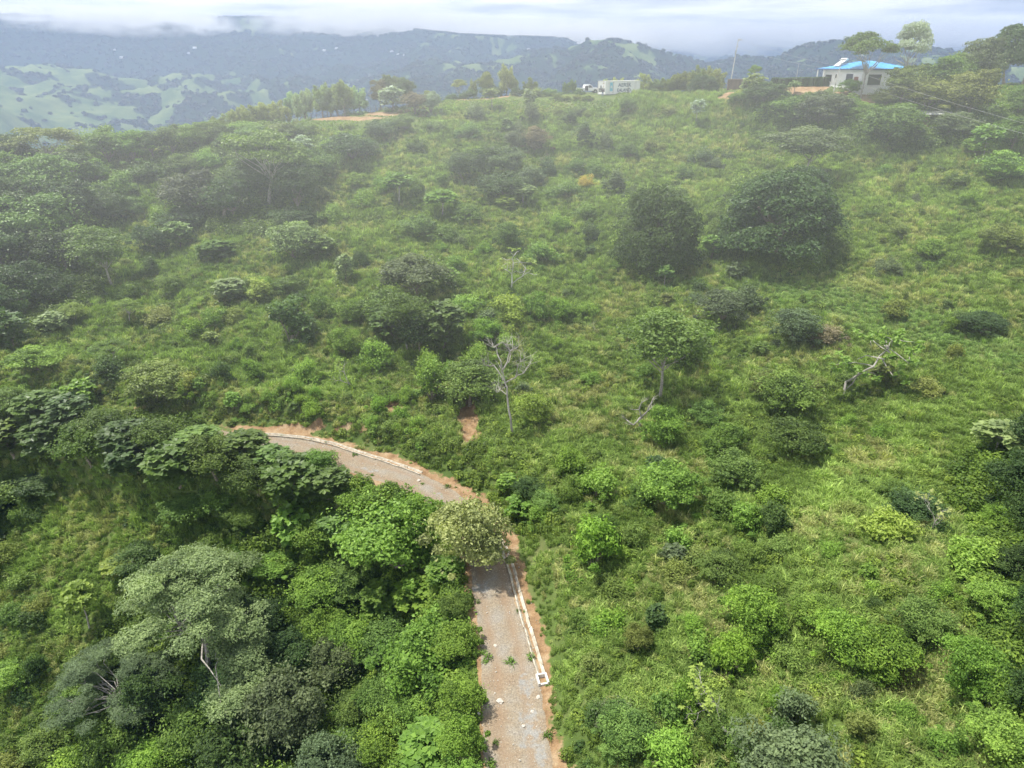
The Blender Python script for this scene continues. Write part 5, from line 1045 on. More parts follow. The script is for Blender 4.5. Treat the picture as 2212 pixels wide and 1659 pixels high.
# --- shipping container
def text_mesh(txt, size, ext=.004):
    cu = bpy.data.curves.new('t', 'FONT'); cu.body = txt; cu.size = size; cu.extrude = ext; cu.offset = size * .018
    o = bpy.data.objects.new('t', cu); COL.objects.link(o); dg = bpy.context.evaluated_depsgraph_get(); me = bpy.data.meshes.new_from_object(o.evaluated_get(dg)); bpy.data.objects.remove(o); return me
def container():
    c0 = hit(1307, 207); z0 = c0.z + .22
    Mc = mat('container_white_steel', (.80, .81, .79), .6, .3, noise=((1.1, 1.1, .12), (.58, .56, .52), .52, .78)); Mr = mat('streaked_white_rail', (.72, .72, .69), .6, noise=((2, 2, .3), (.40, .30, .22), .55, .7))
    Mbl = mat('light_blue_emblem_paint', (.16, .50, .66), .6, noise=(4, (.45, .62, .66), .5, .8)); Mtx = mat('faded_blue_lettering', (.03, .075, .14), .6, noise=(5, (.20, .26, .32), .60, .8))
    L, Wd, H = 12.2, 2.44, 2.9; ang = R(40)
    root = link('shipping_container', None, None, (c0.x, c0.y, z0), (0, 0, ang))      # local x along the lettered side (away to the right), y into the depth
    tag(root, 'long weathered white refrigerated shipping container on the ridge beside the pickup truck', 'shipping container')
    fr = MB()
    for x in (0, L):
        for y in (0, Wd): fr.box((x + (.09 if x == 0 else -.09), y + (.09 if y == 0 else -.09), H / 2), (.18, .18, H))
    for z in (.09, H - .06):
        for y in (.06, Wd - .06): fr.box((L / 2, y, z), (L - .36, .12, .16 if z < 1 else .12))
        for x in (.06, L - .06): fr.box((x, Wd / 2, z), (.12, Wd - .36, .16 if z < 1 else .12))
    fr.build('frame', Mr, root)
    def corr(x0, x1, y, sgn, zt=H - .12, zb=.17, pitch=.28):
        n = int((x1 - x0) / pitch); V, Fl = [], []; xs = []
        for i in range(n):
            a = x0 + (x1 - x0) * i / n; w = (x1 - x0) / n
            xs += [(a, 0), (a + w * .38, 0), (a + w * .5, .035), (a + w * .88, .035)]
        xs.append((x1, 0))
        for x, d in xs: V += [(x, y + sgn * d, zb), (x, y + sgn * d, zt)]
        for i in range(len(xs) - 1): Fl.append((2 * i, 2 * i + 2, 2 * i + 3, 2 * i + 1))
        return V, Fl
    s1 = MB(); s1.add(*corr(.18, L - .18, .05, 1)); s1.build('side_panel', Mc, root)
    s2 = MB(); s2.add(*corr(.18, L - .18, Wd - .05, -1)); s2.build('side_panel', Mc, root)
    MB().box((L / 2, Wd / 2, H - .05), (L - .24, Wd - .24, .06)).build('roof_panel', Mr, root)
    MB().box((L - .1, Wd / 2, H / 2), (.08, Wd - .36, H - .3)).build('rear_doors', Mc, root)
    MB().box((L / 2, Wd / 2, .12), (L - .3, Wd - .3, .1)).build('floor', M_RUST, root)
    # refrigeration unit in the left end
    u = MB(); u.box((.14, Wd / 2, H * .70), (.10, Wd - .40, H * .48)); u.box((.14, Wd / 2, .33), (.10, Wd - .40, .36)); un = u.build('cooling_unit', M_WHITE, root)
    MB().box((.20, Wd / 2, H * .31), (.06, Wd - .42, H * .26)).build('machinery_recess', mat('dark_machinery', (.12, .12, .12), .7), un)
    g = MB(); 
    for rr, x in ((.36, .075), (.27, .06)):
        g.tube([(x, Wd / 2 + .25, H * .56), (x - .02, Wd / 2 + .25, H * .56)], rr, 20)
    g.build('fan', M_STEELG, un); MB().box((.07, Wd / 2 - .5, H * .60), (.05, .5, .4)).box((.06, Wd / 2, H * .83), (.04, Wd - .7, .30)).build('access_panel', Mr, un)
    MB().box((.10, Wd * .35, H * .32), (.09, .6, .36)).box((.10, Wd * .72, H * .30), (.09, .5, .28)).build('compressor', M_STEELG, un)
    # lettering and emblem on the long side, standing a little proud of the corrugation
    for txt, x, z, s in (('AERSK', 4.4, 1.62, 1.14), ('EALAND', 4.1, .52, 1.0)):
        me = text_mesh(txt, s); me.materials.append(Mtx); co = np.empty(len(me.vertices) * 3); me.vertices.foreach_get('co', co); co = co.reshape(-1, 3); w = np.ptp(co[:, 0]); want = 4.7
        o = link('lettering', me, root, (x, .035, z), (R(90), 0, 0), (want / w, 1, 1)); o['label'] = 'faded dark blue letters reading ' + txt
    em = MB(); em.box((0, 0, 0), (.95, .012, 1.9)); e = em.build('emblem', Mbl, root, (2.05, .036, 1.62))
    st = []; 
    for k in range(14):
        a = math.pi / 2 + k * math.pi / 7; q = .40 if k % 2 == 0 else .17; st.append((math.cos(a) * q, math.sin(a) * q))
    sm = MB(); sm.prism(st, -.016, -.008); sm.build('star', M_WHITE, e)
    for x in (2.72, 8.1): MB().box((x, .042, H / 2 + .02), (.07, .03, H - .5)).build('vent_strip', M_RUST, root)
    return root, z0
CONT, CZ = container()

# --- pickup truck, only its rear two thirds clear of the container
def truck():
    Mw = mat('white_car_paint', (.78, .79, .80), .3, .5); p = hit(1270, 205); x, y = p.x + 2.0 * p.x / p.y, p.y + 4; p = Vector((x, y, max(float(hgt(x, y)), p.z - .5)))
    root = link('pickup_truck', None, None, p, (0, 0, R(12))); tag(root, 'white double-cab pickup truck with its near door open behind the container', 'truck')
    L, Wd = 5.3, 1.85
    b = MB(); hw_ = Wd / 2
    def arch(cx, r0=.46, n=7): return [(cx + r0 * math.cos(a), .45 + r0 * math.sin(a)) for a in np.linspace(0, math.pi, n)]
    low = [(-2.6, .55), (-2.62, 1.12)] + [(2.45, 1.08), (2.68, .95), (2.68, .5), (2.2, .45)] + arch(1.75) + [(-1.15, .45)] + arch(-1.65) + [(-2.2, .45)]
    b.prism([(x, z) for x, z in low], -hw_, hw_); b.build('body', Mw, root, bevel=.05)
    c = MB(); zt = 1.80
    V = [(-.98, -hw_ + .02, 1.1), (1.35, -hw_ + .02, 1.1), (1.35, hw_ - .02, 1.1), (-.98, hw_ - .02, 1.1), (-.78, -hw_ + .2, zt), (.55, -hw_ + .2, zt), (.55, hw_ - .2, zt), (-.78, hw_ - .2, zt)]
    c.add(V, [(0, 3, 2, 1), (4, 5, 6, 7), (0, 1, 5, 4), (1, 2, 6, 5), (2, 3, 7, 6), (3, 0, 4, 7)]); cab = c.build('cab', Mw, root, bevel=.05)
    def pane(pts, nm, par): m = MB(); m.add([(x, y, z) for x, y, z in pts], [tuple(range(len(pts)))]); return m.build(nm, M_GLASS, par)
    for s in (-1, 1):
        ya, yb = s * (hw_ + .0), s * (hw_ - .175)
        pane([(.02, ya - s * .01, 1.14), (1.14, ya - s * .01, 1.14), (.52, yb + s * .01, 1.72), (.02, yb + s * .01, 1.72)], 'side_window', cab)
        if s > 0: pane([(-.85, ya - s * .01, 1.14), (-.06, ya - s * .01, 1.14), (-.06, yb + s * .01, 1.72), (-.74, yb + s * .01, 1.72)], 'side_window', cab)
    MB().box((-.45, -hw_ - .012, 1.02), (.80, .03, 1.05)).build('dark_opening_panel', mat('cabin_shade', (.03, .03, .035), .8), cab)  # flat dark panel on the cab side, painting the shade inside the doorway
    dr = MB(); dr.box((.42, 0, .82), (.84, .06, .72)).box((.10, 0, 1.42), (.06, .05, .5)).box((.78, 0, 1.42), (.06, .05, .5)).box((.42, 0, 1.66), (.74, .05, .05)); d = dr.build('door', Mw, root, (-.05, -hw_ - .02, 0), R(-100)); MB().box((.42, 0, 1.40), (.62, .02, .46)).build('window_pane', M_GLASS, d)
    bed = MB(); bed.box((-1.78, 0, 1.125), (1.5, Wd - .24, .01)); bed.build('cargo_bed', M_BLACK, root)
    for x in (-1.65, 1.75):
        for s in (-1, 1):
            w = MB(); w.tube([(x, s * (hw_ - .24), .38), (x, s * (hw_ + .01), .38)], .38, 18); wh = w.build('wheel', M_BLACK, root); MB().tube([(x, s * (hw_ + .005), .38), (x, s * (hw_ + .03), .38)], .2, 12).build('rim', M_STEELG, wh)
    MB().box((-2.66, 0, .55), (.12, Wd - .1, .16)).build('rear_bumper', M_STEELG, root)
    for s in (-1, 1): MB().box((-2.63, s * (hw_ - .1), .92), (.05, .16, .32)).build('tail_light', mat('red_lens', (.35, .02, .02), .3), root)
truck()

# --- the person beside the cooling unit
def person():
    p = hit(1302, 209) + Vector((-.1, -.3, 0)); p.z = float(hgt(p.x, p.y))
    J = {'pel': (0, 0, .96, .135), 'wst': (0, .0, 1.12, .125), 'che': (0, .01, 1.34, .155), 'nek': (0, .0, 1.50, .06), 'hed': (0, -.02, 1.62, .095), 'hd2': (0, -.02, 1.70, .085), 'nos': (0, -.105, 1.615, .018),
         'shl': (-.19, .01, 1.43, .065), 'ell': (-.26, -.06, 1.16, .045), 'wrl': (-.12, -.30, 1.14, .03), 'hal': (-.05, -.36, 1.15, .032), 'shr': (.19, .01, 1.43, .065), 'elr': (.26, -.06, 1.16, .045), 'wrr': (.12, -.30, 1.14, .03), 'har': (.05, -.36, 1.15, .032),
         'hil': (-.10, 0, .90, .10), 'knl': (-.13, -.03, .50, .068), 'anl': (-.15, .02, .09, .042), 'tol': (-.16, -.15, .04, .04), 'hir': (.10, 0, .90, .10), 'knr': (.12, -.02, .50, .068), 'anr': (.14, .04, .09, .042), 'tor': (.15, -.13, .04, .04)}
    E = [('pel', 'wst'), ('wst', 'che'), ('che', 'nek'), ('nek', 'hed'), ('hed', 'hd2'), ('hed', 'nos'), ('che', 'shl'), ('shl', 'ell'), ('ell', 'wrl'), ('wrl', 'hal'), ('che', 'shr'), ('shr', 'elr'), ('elr', 'wrr'), ('wrr', 'har'), ('pel', 'hil'), ('hil', 'knl'), ('knl', 'anl'), ('anl', 'tol'), ('pel', 'hir'), ('hir', 'knr'), ('knr', 'anr'), ('anr', 'tor')]
    rad = {k: v[3] for k, v in J.items()}
    for s, w, q in (('l', 'hal', -1), ('r', 'har', 1)):
        hx, hy, hz, _ = J[w]
        for f in range(4):
            a, b = 'f%s%d' % (s, f), 'g%s%d' % (s, f); L_ = (.055, .065, .06, .045)[f]
            J[a] = (hx - q * .01 * f, hy - .04, hz + .03 - .02 * f, .009); J[b] = (hx - q * .035, hy - .04 - L_ * .4, hz + .03 - .02 * f - .02, .008); E += [(w, a), (a, b)]
        J['t' + s] = (hx - q * .04, hy - .01, hz + .05, .010); E.append((w, 't' + s))
    keys = list(J); me = bpy.data.meshes.new('person'); me.from_pydata([J[k][:3] for k in keys], [(keys.index(a), keys.index(b)) for a, b in E], [])
    o = link('person_rig', me); sk = o.modifiers.new('s', 'SKIN'); ss = o.modifiers.new('ss', 'SUBSURF'); ss.levels = 2; ss.render_levels = 2
    for k, v in zip(keys, me.skin_vertices[0].data): v.radius = (J[k][3],) * 2; v.use_root = (k == 'pel')
    dg = bpy.context.evaluated_depsgraph_get(); bm_ = bpy.data.meshes.new_from_object(o.evaluated_get(dg)); bpy.data.objects.remove(o)
    for m in (mat('skin', (.35, .20, .13), .6), mat('dark_shirt', (.035, .035, .05), .8), mat('blue_jeans', (.07, .14, .28), .85), M_BLACK): bm_.materials.append(m)
    for f in bm_.polygons:
        c = f.center; f.material_index = 0 if c.z > 1.49 or (c.y < -.16 and c.z > 1) else (1 if c.z > .93 else (2 if c.z > .10 else 3)); f.use_smooth = True
    b = link('person', bm_, None, p, (0, 0, R(155))); tag(b, 'standing person in dark shirt and blue jeans beside the container end', 'person')
    h = MB(); 
    for k in range(6):
        a = k * .26; h.tube([(0, -.01, 1.66 + .095 * math.sin(a)), (0, -.01, 1.66 + .095 * math.sin(a + .26))], [.102 * math.cos(a) + .004, .102 * math.cos(a + .26) + .004], 14, k in (0, 5))
    h.build('hair', M_BLACK, b)
    c = MB(); c.box((0, -.40, 1.17), (.20, .10, .05)); q = c.build('remote_controller', M_BLACK, None, p, R(155)); tag(q, 'small dark remote controller held by the standing person', 'controller')
person()

# --- wooden shed, poles, wires
def shed():
    p = hit(1570, 196); r = link('wooden_shed', None, None, (p.x, p.y, p.z), (0, 0, R(-14))); tag(r, 'low weathered brown shed of upright boards beside the power pole', 'shed')
    b = MB()
    for k in range(26): b.box((k * .20 + .1, (k % 2) * .02, 1.25), (.19, .05, 2.1 + .06 * math.sin(k * 2.3)))
    b.build('front_wall', M_RUST, r); s = MB()
    for k in range(12): s.box((.03, k * .2 + .1, 1.2), (.05, .19, 2.0)); s.box((5.2, k * .2 + .1, 1.2), (.05, .19, 2.0))
    s.build('side_wall', M_RUST, r); MB().box((2.6, 2.4, 1.2), (5.2, .05, 2.0)).build('rear_wall', M_RUST, r); MB().box((2.6, 1.2, 2.32), (5.5, 2.8, .07)).build('roof', M_RUST, r); MB().box((2.6, 1.2, .15), (5.3, 2.6, .14)).build('floor', M_WOOD, r)
shed()
def pole(px, py, top, label, name='power_pole', lean=.5, back=0, arms=True, r0=.13, group=None):
    p = hit(px, py); 
    if back: p = Vector((p.x + back * p.x / p.y, p.y + back, float(hgt(p.x + back * p.x / p.y, p.y + back))))
    X, Y, D = project(*p); H = (Y - top) / math.cos(.05) * D / F * 1.08
    r = link(name, None, None, p); tag(r, label, 'pole', group); MB().tube([(0, 0, -.5), (lean * .5, 0, H * .5), (lean, 0, H)], [r0, r0 * .8, r0 * .6], 8).build('post', M_POLE, r)
    if arms:
        MB().box((lean + .35, 0, H - .25), (1.0, .1, .1)).box((lean, 0, H - 1.6), (.5, .08, .08)).build('crossarm', M_WOOD, r)
        for k in (-.05, .4, .8): MB().tube([(lean + k, 0, H - .2), (lean + k, 0, H + .02)], .05, 8).build('insulator', M_WHITE, r)
        MB().tube([(lean * .85 - .22, -.1, H * .68), (lean * .85 - .22, -.1, H * .78)], .14, 10).build('meter_box', M_STEELG, r)
    return Vector((p.x + lean, p.y, p.z + H))
T1 = pole(1576, 188, 102, 'tall leaning utility pole behind the wooden shed', lean=.75, back=3)
T2 = pole(2061, 205, 109, 'thin grey pole standing among the trees at right', lean=.6, arms=False, r0=.07, back=4)
T3 = pole(1718, 186, 147, 'distant thin pole just behind the clipped hedge', lean=0, arms=False, r0=.05, back=8)
def lamp():
    p = hit(1799, 204); X, Y, D = project(*p); H = (204 - 139) * D / F * 1.04; r = link('street_lamp', None, None, p); tag(r, 'street lamp with a flat round head at the end of the hedge', 'street lamp')
    MB().tube([(0, 0, -.3), (.35, 0, H * .6), (.75, 0, H)], [.11, .085, .06], 8).build('pole', M_POLE, r); MB().tube([(.75, 0, H - .02), (.75, 0, H + .10), (.75, 0, H + .2)], [.62, .6, .2], 16).build('lamp_head', M_STEELG, r)
    MB().box((-.25, 0, H * .42), (.2, .1, .6)).build('sign_plate', M_WHITE, r); return p + Vector((.7, 0, H - .4))
LP = lamp()
def wire(a, b, sag, label, r0=.014):
    a, b = Vector(a), Vector(b); pts = [a.lerp(b, t) - Vector((0, 0, sag * 4 * t * (1 - t))) for t in np.linspace(0, 1, 13)]
    mb = MB(); mb.tube(pts, r0, 4); tag(mb.build('power_wire', M_WIRE), label, 'wire', 'overhead wires')
far_end = [Vector(at_depth(2330, 298, 96)), Vector(at_depth(2330, 320, 96))]
HP = Vector(at_depth(1834, 150, 139)); HP2 = Vector(at_depth(1839, 176, 139))
wire(HP, far_end[0], .35, 'upper wire running from the house down to the right edge'); wire(HP2, far_end[1], .35, 'lower wire running from the house down to the right edge')
wire(T1 - Vector((0, 0, .1)), at_depth(1800, 140, 142), .4, 'wire from the utility pole top toward the blue-roofed house'); wire(T1 - Vector((0, 0, 1.8)), at_depth(1808, 150, 142), .5, 'lower wire from the utility pole toward the street lamp')

# --- house
def house():
    D0 = 140; c = Vector(at_depth(1858, 190, D0)); c.z = 33.6; fdir = Vector((c.x, c.y)).normalized(); base = math.atan2(c.y, c.x)      # away from the camera
    th = base + R(47)                                              # local y axis: the left face; local x axis: the right face
    r = link('blue_roofed_house', None, None, c, (0, 0, th - R(90))); tag(r, 'white single-storey house with a bright blue hip roof on the right ridge', 'house')
    A, B, H = 10.4, 12.4, 3.65                                       # A along local y, B along local x
    w = MB(); w.box((B / 2, A / 2, H / 2 - 1.6), (B, A, H + 3.2)); w.build('wall', M_WALL, r)
    o = .95; rf = MB(); z = H + .02; zr = H + 1.5; k = 4.9
    V = [(-o, -o, z), (B + o, -o, z), (B + o, A + o, z), (-o, A + o, z), (k, A / 2, zr), (B - k, A / 2, zr)]
    rf.add(V, [(0, 1, 5, 4), (1, 2, 5), (2, 3, 4, 5), (3, 0, 4), (0, 3, 2, 1)]); roof = rf.build('roof', M_BLUE, r)
    rb = MB()                                                        # sheet ribs
    for i in range(17):
        t = i / 16; x = -o + (B + 2 * o) * t; s = min(1, max(0, min((x + o) / (k + o), (B + o - x) / (k + o)))); rb.tube([(x, -o, z + .03), (x, -o + (A / 2 + o) * s, z + (zr - z) * s + .03)], .035, 4)
    for i in range(15):
        t = i / 14; y = -o + (A + 2 * o) * t; s = min(1, min((y + o), (A + o - y)) / (A / 2 + o)); rb.tube([(-o, y, z + .03), (-o + (k + o) * s, y, z + (zr - z) * s + .03)], .035, 4)
    rb.build('roof_ribs', M_BLUE, roof)
    f = MB()
    for a, b in (((B / 2, -o - .03, z - .07), (B + 2 * o, .06, .2)), ((B / 2, A + o + .03, z - .07), (B + 2 * o, .06, .2)), ((-o - .03, A / 2, z - .07), (.06, A + 2 * o + .12, .2)), ((B + o + .03, A / 2, z - .07), (.06, A + 2 * o + .12, .2))): f.box(a, b)
    f.build('fascia', M_FASC, r)
    def win(face, t, zc, wd, ht, nm='window', m=None):
        if face == 'L': fr = MB().box((-.03, t, zc), (.06, wd + .12, ht + .12)); gl = MB().box((-.07, t, zc), (.04, wd, ht)); 
        else: fr = MB().box((t, -.03, zc), (wd + .12, .06, ht + .12)); gl = MB().box((t, -.07, zc), (wd, .04, ht))
        a = fr.build(nm, M_WHITE if m is None else m, r); gl.build('pane', M_GLASS, a) if m is None else None
        if m is None and nm == 'window':
            s = MB(); s.box((-.10, t, zc - ht / 2 - .07) if face == 'L' else (t, -.10, zc - ht / 2 - .07), (.14, wd + .3, .06) if face == 'L' else (wd + .3, .14, .06)); s.build('sill', M_WALL, a)
    win('L', 3.1, 2.0, 1.7, 1.5); win('L', 6.6, 2.3, .3, .7); win('L', 8.6, 1.9, 1.7, 1.3); win('R', 3.3, 1.7, 3.4, 1.9); win('R', 8.2, 1.9, 1.6, 1.4)
    d = MB().box((-.05, 1.35, 1.1), (.1, .95, 2.3)).build('door', M_DOORR, r); MB().tube([(-.12, 1.7, 1.1), (-.12, 1.7, 1.25)], .03, 6).build('handle', M_STEELG, d)
    MB().box((-.35, .55, .75), (.45, .8, .7)).build('air_conditioner', M_STEELG, r)
    for x, y in ((-.8, A + .6), (-.8, A - 1.2), (B + .8, -.7)): MB().box((x, y, H / 2 - .8), (.16, .16, H + 1.6)).build('column', M_WHITE, r)
    
    # rooftop solar water heater and a small antenna
    hx, hy, hz = 1.2, A * .70, z + 1.0
    q = link('solar_water_heater', None, None, r.matrix_basis @ Vector((0, 0, 0))); bpy.context.view_layer.update(); q.location = r.matrix_world @ Vector((hx, hy, hz - .35)); q.rotation_euler = (0, 0, th - R(90)); tag(q, 'tilted solar water heater with a white tank on the blue roof', 'water heater')
    m = MB(); m.add([(-1.1, -.7, -.1), (-1.1, .7, -.1), (.8, .7, 1.0), (.8, -.7, 1.0), (-1.1, -.7, -.17), (-1.1, .7, -.17), (.8, .7, .93), (.8, -.7, .93)], [(0, 1, 2, 3), (7, 6, 5, 4), (0, 4, 5, 1), (1, 5, 6, 2), (2, 6, 7, 3), (3, 7, 4, 0)]); m.build('collector_panel', M_TIN, q)
    MB().tube([(.95, -.8, 1.1), (.95, .8, 1.1)], .24, 12).build('tank', M_WHITE, q); st = MB(); 
    for s in (-.65, .65): st.tube([(.9, s, -.4), (.9, s, .95)], .03, 5)
    st.build('stand', M_STEELG, q)
    a = link('antenna', None, None, r.matrix_world @ Vector((B * .55, A * .62, zr - .6))); tag(a, 'small white antenna arm above the blue roof ridge', 'antenna'); MB().tube([(0, 0, 0), (0, 0, 1.5)], .03, 5).build('mast', M_STEELG, a); MB().tube([(-.9, -.5, 1.6), (0, 0, 1.4)], .025, 5).tube([(-1.0, -.55, 1.62), (-1.1, -.6, 1.62)], .16, 10).build('dish', M_WHITE, a)
house()
# --- clipped hedge
def hedge():
    r = np.random.default_rng(9); xs = np.linspace(1666, 1826, 22); parts = []; pts = []
    for x in xs: pts.append(hit(x, 187.0))
    o0 = pts[0].copy(); mb = MB()
    for i in range(len(pts) - 1):
        a, b = pts[i], pts[i + 1]
        if (b - a).length > 6: continue
        n = 620; t = r.random(n)[:, None]; A_ = np.array(a - o0); B_ = np.array(b - o0); L = np.array([(b - a).y, -(b - a).x, 0]); L /= np.linalg.norm(L) + 1e-6
        face = r.integers(0, 3, n); u = r.uniform(0, 1.75, n); w = r.uniform(-.5, .5, n); wob = .05 * r.normal(size=n)
        off = np.where(face[:, None] == 0, L * (.5 + wob)[:, None] + np.array([0, 0, 1]) * u[:, None], np.where(face[:, None] == 1, L * w[:, None] + np.array([0, 0, 1]) * (1.75 + wob)[:, None], L * (-.5 + wob)[:, None] + np.array([0, 0, 1]) * u[:, None]))
        N = np.where(face[:, None] == 0, L, np.where(face[:, None] == 1, [0, 0, 1.], -L)) + r.normal(size=(n, 3)) * .35
        V, Fc = leaf_quads(A_ * (1 - t) + B_ * t + off, N, r.uniform(.12, .24, n), r); parts.append((V, Fc, np.clip(.45 + .15 * r.normal(size=n) + .3 * (face == 1), 0, 1)))
        mb.box(((A_ + B_) / 2 + [0, 0, .8]), ((b - a).length + .1, .8, 1.55), math.atan2((b - a).y, (b - a).x))
    h = link('hedge', foliage_mesh('foliage', parts), None, o0); h.color = (.045, .095, .03, 1); tag(h, 'long dark clipped hedge on top of the red earth bank', 'hedge')
    mb.build('branches', mat('dense_twigs', (.035, .05, .02), .95), h)
hedge()
# --- tin-roofed shed below the house
def tin():
    p = Vector(at_depth(2000, 262, 131)); p.z = float(hgt(p.x, p.y)) ; r = link('tin_roofed_shed', None, None, p, (0, 0, R(-24))); tag(r, 'low open shed with a pale tin roof under the trees', 'shed')
    zt = 38 + 131 * float(dirs(2000, 246)[2]) - p.z
    rf = MB(); n = 24
    for k in range(n):
        x = -4.1 + 8.2 * k / n; rf.add([(x, -1.8, zt + .0), (x + .17, -1.8, zt + .05), (x + .342, -1.8, zt), (x, 2.6, zt + .45), (x + .17, 2.6, zt + .50), (x + .342, 2.6, zt + .45)], [(0, 1, 4, 3), (1, 2, 5, 4)])
    rf.build('roof', M_TIN, r)
    for x in (-3.8, 0, 3.8): MB().box((x, -1.5, zt / 2 - .1), (.14, .14, zt + .2)).build('post', M_WOOD, r)
    MB().box((0, 2.4, zt / 2), (7.9, .1, zt + .6)).build('rear_wall', M_RUST, r); MB().box((-3.95, .4, zt / 2 - .1), (.08, 3.8, zt)).build('side_wall', M_RUST, r)
tin()
# --- fence behind the windblown trees
def fence():
    r = None; pts = []
    for x, y in zip(np.linspace(626, 812, 17), np.linspace(258, 236, 17)):
        p = hit(x, y); q = Vector((p.x + 1.5 * p.x / p.y, p.y + 1.5, 0)); q.z = float(hgt(q.x, q.y)); pts.append(q)
    r = link('wire_fence', None, None, pts[0]); tag(r, 'wire fence on thin posts behind the windblown trees', 'fence')
    for q in pts: MB().tube([q - pts[0] - Vector((0, 0, .3)), q - pts[0] + Vector((0, 0, 1.35))], .06, 5).build('post', M_WOOD, r)
    w = MB()
    for h in (.45, .85, 1.2): w.tube([q - pts[0] + Vector((0, 0, h)) for q in pts], .012, 3)
    w.build('wire', M_WIRE, r)
fence()
# --- tiny houses on the far hills
def far_hit(px, py):
    a, b, c = dirs(px, py); az = math.atan2(a, b); j = int(np.clip(np.searchsorted(FA[0], az), 0, FA.shape[1] - 1)); h = math.hypot(a, b)
    z = CH + c / h * FR[:, j]; k = np.nonzero((z < FZ[:, j]) & (FR[:, j] > 700))[0]; i = k[0] if len(k) else -30; return Vector((FX_[i, j], FY_[i, j], FZ[i, j]))
def far_houses():
    names = ['lone white farmhouse high on the left blue mountain', 'lower small white house on the left blue mountain', 'left one of two white houses on the central blue slope', 'right one of two white houses on the central blue slope', 'white house below the cloud in the upper middle', 'leftmost house of the hamlet above the pale pasture',
             'middle house of the hamlet above the pale pasture', 'rightmost house of the hamlet above the pale pasture', 'pale house on the right flank of the pale pasture', 'small white house on the ridge under the cloud right of centre']
    m_w = mat('far_white_wall', (.8, .8, .78), .8); m_r = mat('far_tin_roof', (.62, .62, .64), .5)
    for (x, y), l in zip([(247, 111), (262, 131), (407, 118), (421, 117), (727, 112), (846, 116), (859, 119), (872, 121), (700, 118), (1139, 112)], names):
        p = far_hit(x, y); s = p.length / 3500; r = link('far_house', None, None, p, (0, 0, x), (s, s, s)); tag(r, l, 'house', 'tiny houses on the far hills')
        MB().box((0, 0, 2), (14, 9, 6)).build('wall', m_w, r); g = MB(); g.add([(-7.6, -5, 4.9), (7.6, -5, 4.9), (7.6, 5, 4.9), (-7.6, 5, 4.9), (-7.6, 0, 7.4), (7.6, 0, 7.4)], [(0, 1, 5, 4), (2, 3, 4, 5), (0, 4, 3), (1, 2, 5), (0, 3, 2, 1)]); g.build('roof', m_r, r)
far_houses()
# ------------------------------------------------------------------ air
def haze():
    m = bpy.data.materials.new('haze_air'); m.use_nodes = True; nt = m.node_tree; nt.nodes.clear()
    o = nd(nt, 'ShaderNodeOutputMaterial'); v = nd(nt, 'ShaderNodeVolumePrincipled')
    v.inputs['Color'].default_value = (.31, .47, .83, 1); v.inputs['Density'].default_value = .00016; v.inputs['Anisotropy'].default_value = .2
    nt.links.new(v.outputs[0], o.inputs['Volume'])
    b = MB(); b.box((0, 4000, 40), (17000, 8500, 740)); ob = b.build('haze', m); tag(ob, 'thin blue haze over the whole valley', None, kind='stuff')
haze()
def mist():
    m = bpy.data.materials.new('mist_air'); m.use_nodes = True; nt = m.node_tree; nt.nodes.clear()
    o = nd(nt, 'ShaderNodeOutputMaterial'); v = nd(nt, 'ShaderNodeVolumePrincipled')
    v.inputs['Color'].default_value = (1, 1, 1, 1); 
    tc = nd(nt, 'ShaderNodeTexCoord'); mp = nd(nt, 'ShaderNodeMapping'); mp.inputs['Location'].default_value = (6 / 130, -92 / 74, -36 / 36); mp.inputs['Scale'].default_value = (1 / 130, 1 / 74, 1 / 36)
    g = nd(nt, 'ShaderNodeTexGradient', gradient_type='SPHERICAL'); mm = nd(nt, 'ShaderNodeMath', operation='MULTIPLY'); mm.inputs[1].default_value = .0035
    nt.links.new(tc.outputs['Object'], mp.inputs[0]); nt.links.new(mp.outputs[0], g.inputs[0]); nt.links.new(g.outputs[0], mm.inputs[0]); nt.links.new(mm.outputs[0], v.inputs['Density'])
    m.cycles.volume_step_rate = 1.0;  v.inputs['Anisotropy'].default_value = .35
    nt.links.new(v.outputs[0], o.inputs['Volume'])
    import bmesh
    bm = bmesh.new(); bmesh.ops.create_icosphere(bm, subdivisions=4, radius=1)
    for q in bm.verts:
        p = q.co.copy()
        q.co = Vector((-6 + p.x * 130, 92 + p.y * 74, 36 + p.z * 36))
    me = bpy.data.meshes.new('mist'); bm.to_mesh(me); bm.free(); me.materials.append(m)
    tag(link('mist', me), 'pale wisp of low cloud drifting across the upper hillside', None, kind='stuff')
mist()

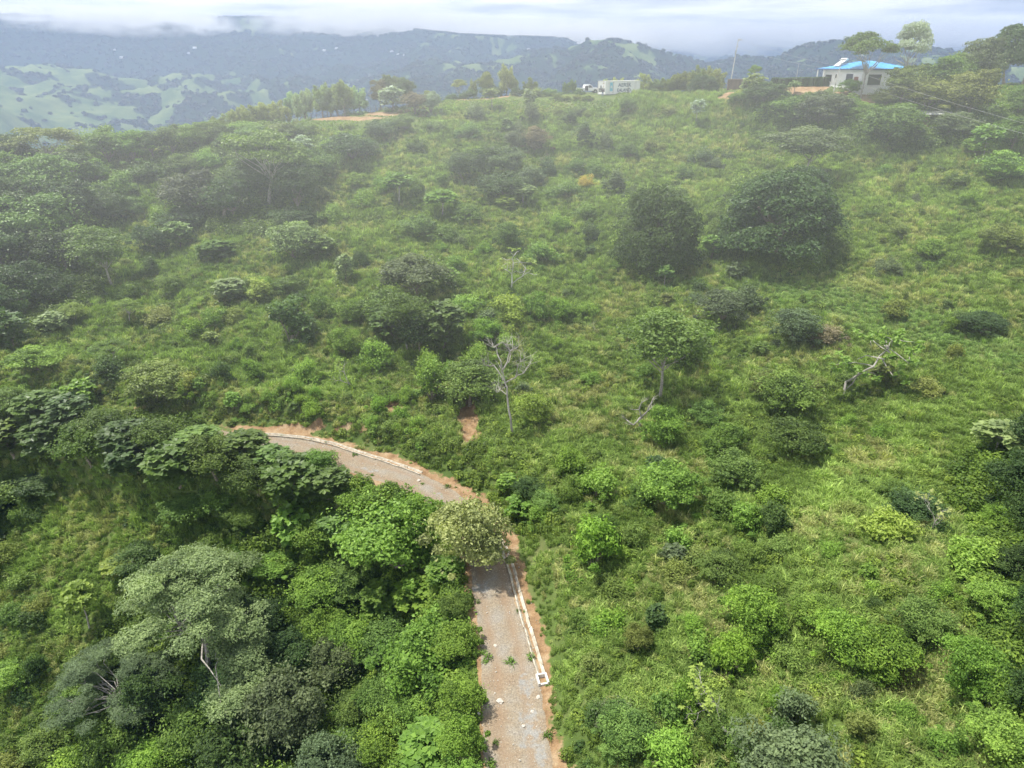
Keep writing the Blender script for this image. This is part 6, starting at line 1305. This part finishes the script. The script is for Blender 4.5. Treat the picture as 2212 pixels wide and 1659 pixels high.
def cloud_banks():
    """low cloud lying on the mountain tops: soft-edged bodies of vapour"""
    import bmesh
    for k, (px, py, wpx, hpx, D, dn) in enumerate([(130, 46, 600, 40, 4150, .012), (330, 54, 330, 44, 4200, .012), (800, 52, 470, 50, 4600, .010), (1010, 70, 400, 46, 5200, .010), (1190, 80, 420, 44, 4700, .012), (1330, 78, 420, 46, 5800, .010), (1560, 82, 560, 52, 6600, .009), (1840, 80, 520, 50, 6800, .009), (2150, 84, 460, 48, 6800, .009)]):
        a, b, c = [float(v) for v in at_depth(px, py, D * CP * .93)]; rx = wpx / F * D * .5; rz_ = hpx / F * D * .75; ry = 620
        m = bpy.data.materials.new('cloud_vapour'); m.use_nodes = True; nt = m.node_tree; nt.nodes.clear(); L = nt.links
        o = nd(nt, 'ShaderNodeOutputMaterial'); v = nd(nt, 'ShaderNodeVolumePrincipled'); v.inputs['Color'].default_value = (1, 1, 1, 1); v.inputs['Anisotropy'].default_value = .2
        tc = nd(nt, 'ShaderNodeTexCoord'); g = nd(nt, 'ShaderNodeTexGradient', gradient_type='SPHERICAL'); ns = nd(nt, 'ShaderNodeTexNoise'); ns.inputs['Scale'].default_value = 2.2; ns.inputs['Detail'].default_value = 3
        mp = nd(nt, 'ShaderNodeMapping'); mp.inputs['Scale'].default_value = (2.5, 1, 1); L.new(tc.outputs['Object'], mp.inputs[0]); L.new(mp.outputs[0], ns.inputs['Vector']); L.new(tc.outputs['Object'], g.inputs[0])
        mr = nd(nt, 'ShaderNodeMapRange'); mr.inputs[1].default_value = .35; mr.inputs[2].default_value = .65; mr.inputs[3].default_value = .15; mr.inputs[4].default_value = 1.6; L.new(ns.outputs[0], mr.inputs[0])
        mm = nd(nt, 'ShaderNodeMath', operation='MULTIPLY'); L.new(g.outputs[0], mm.inputs[0]); L.new(mr.outputs[0], mm.inputs[1]); m2 = nd(nt, 'ShaderNodeMath', operation='MULTIPLY'); L.new(mm.outputs[0], m2.inputs[0]); m2.inputs[1].default_value = dn
        L.new(m2.outputs[0], v.inputs['Density']); L.new(v.outputs[0], o.inputs['Volume'])
        bm = bmesh.new(); bmesh.ops.create_icosphere(bm, subdivisions=3, radius=1); me = bpy.data.meshes.new('cloud_bank'); bm.to_mesh(me); bm.free(); me.materials.append(m)
        ob = link('cloud_bank', me, None, (a, b, c), (0, 0, -math.atan2(a, b)), (rx, ry, rz_)); tag(ob, 'low white cloud lying on the mountain tops', None, kind='stuff')
cloud_banks()
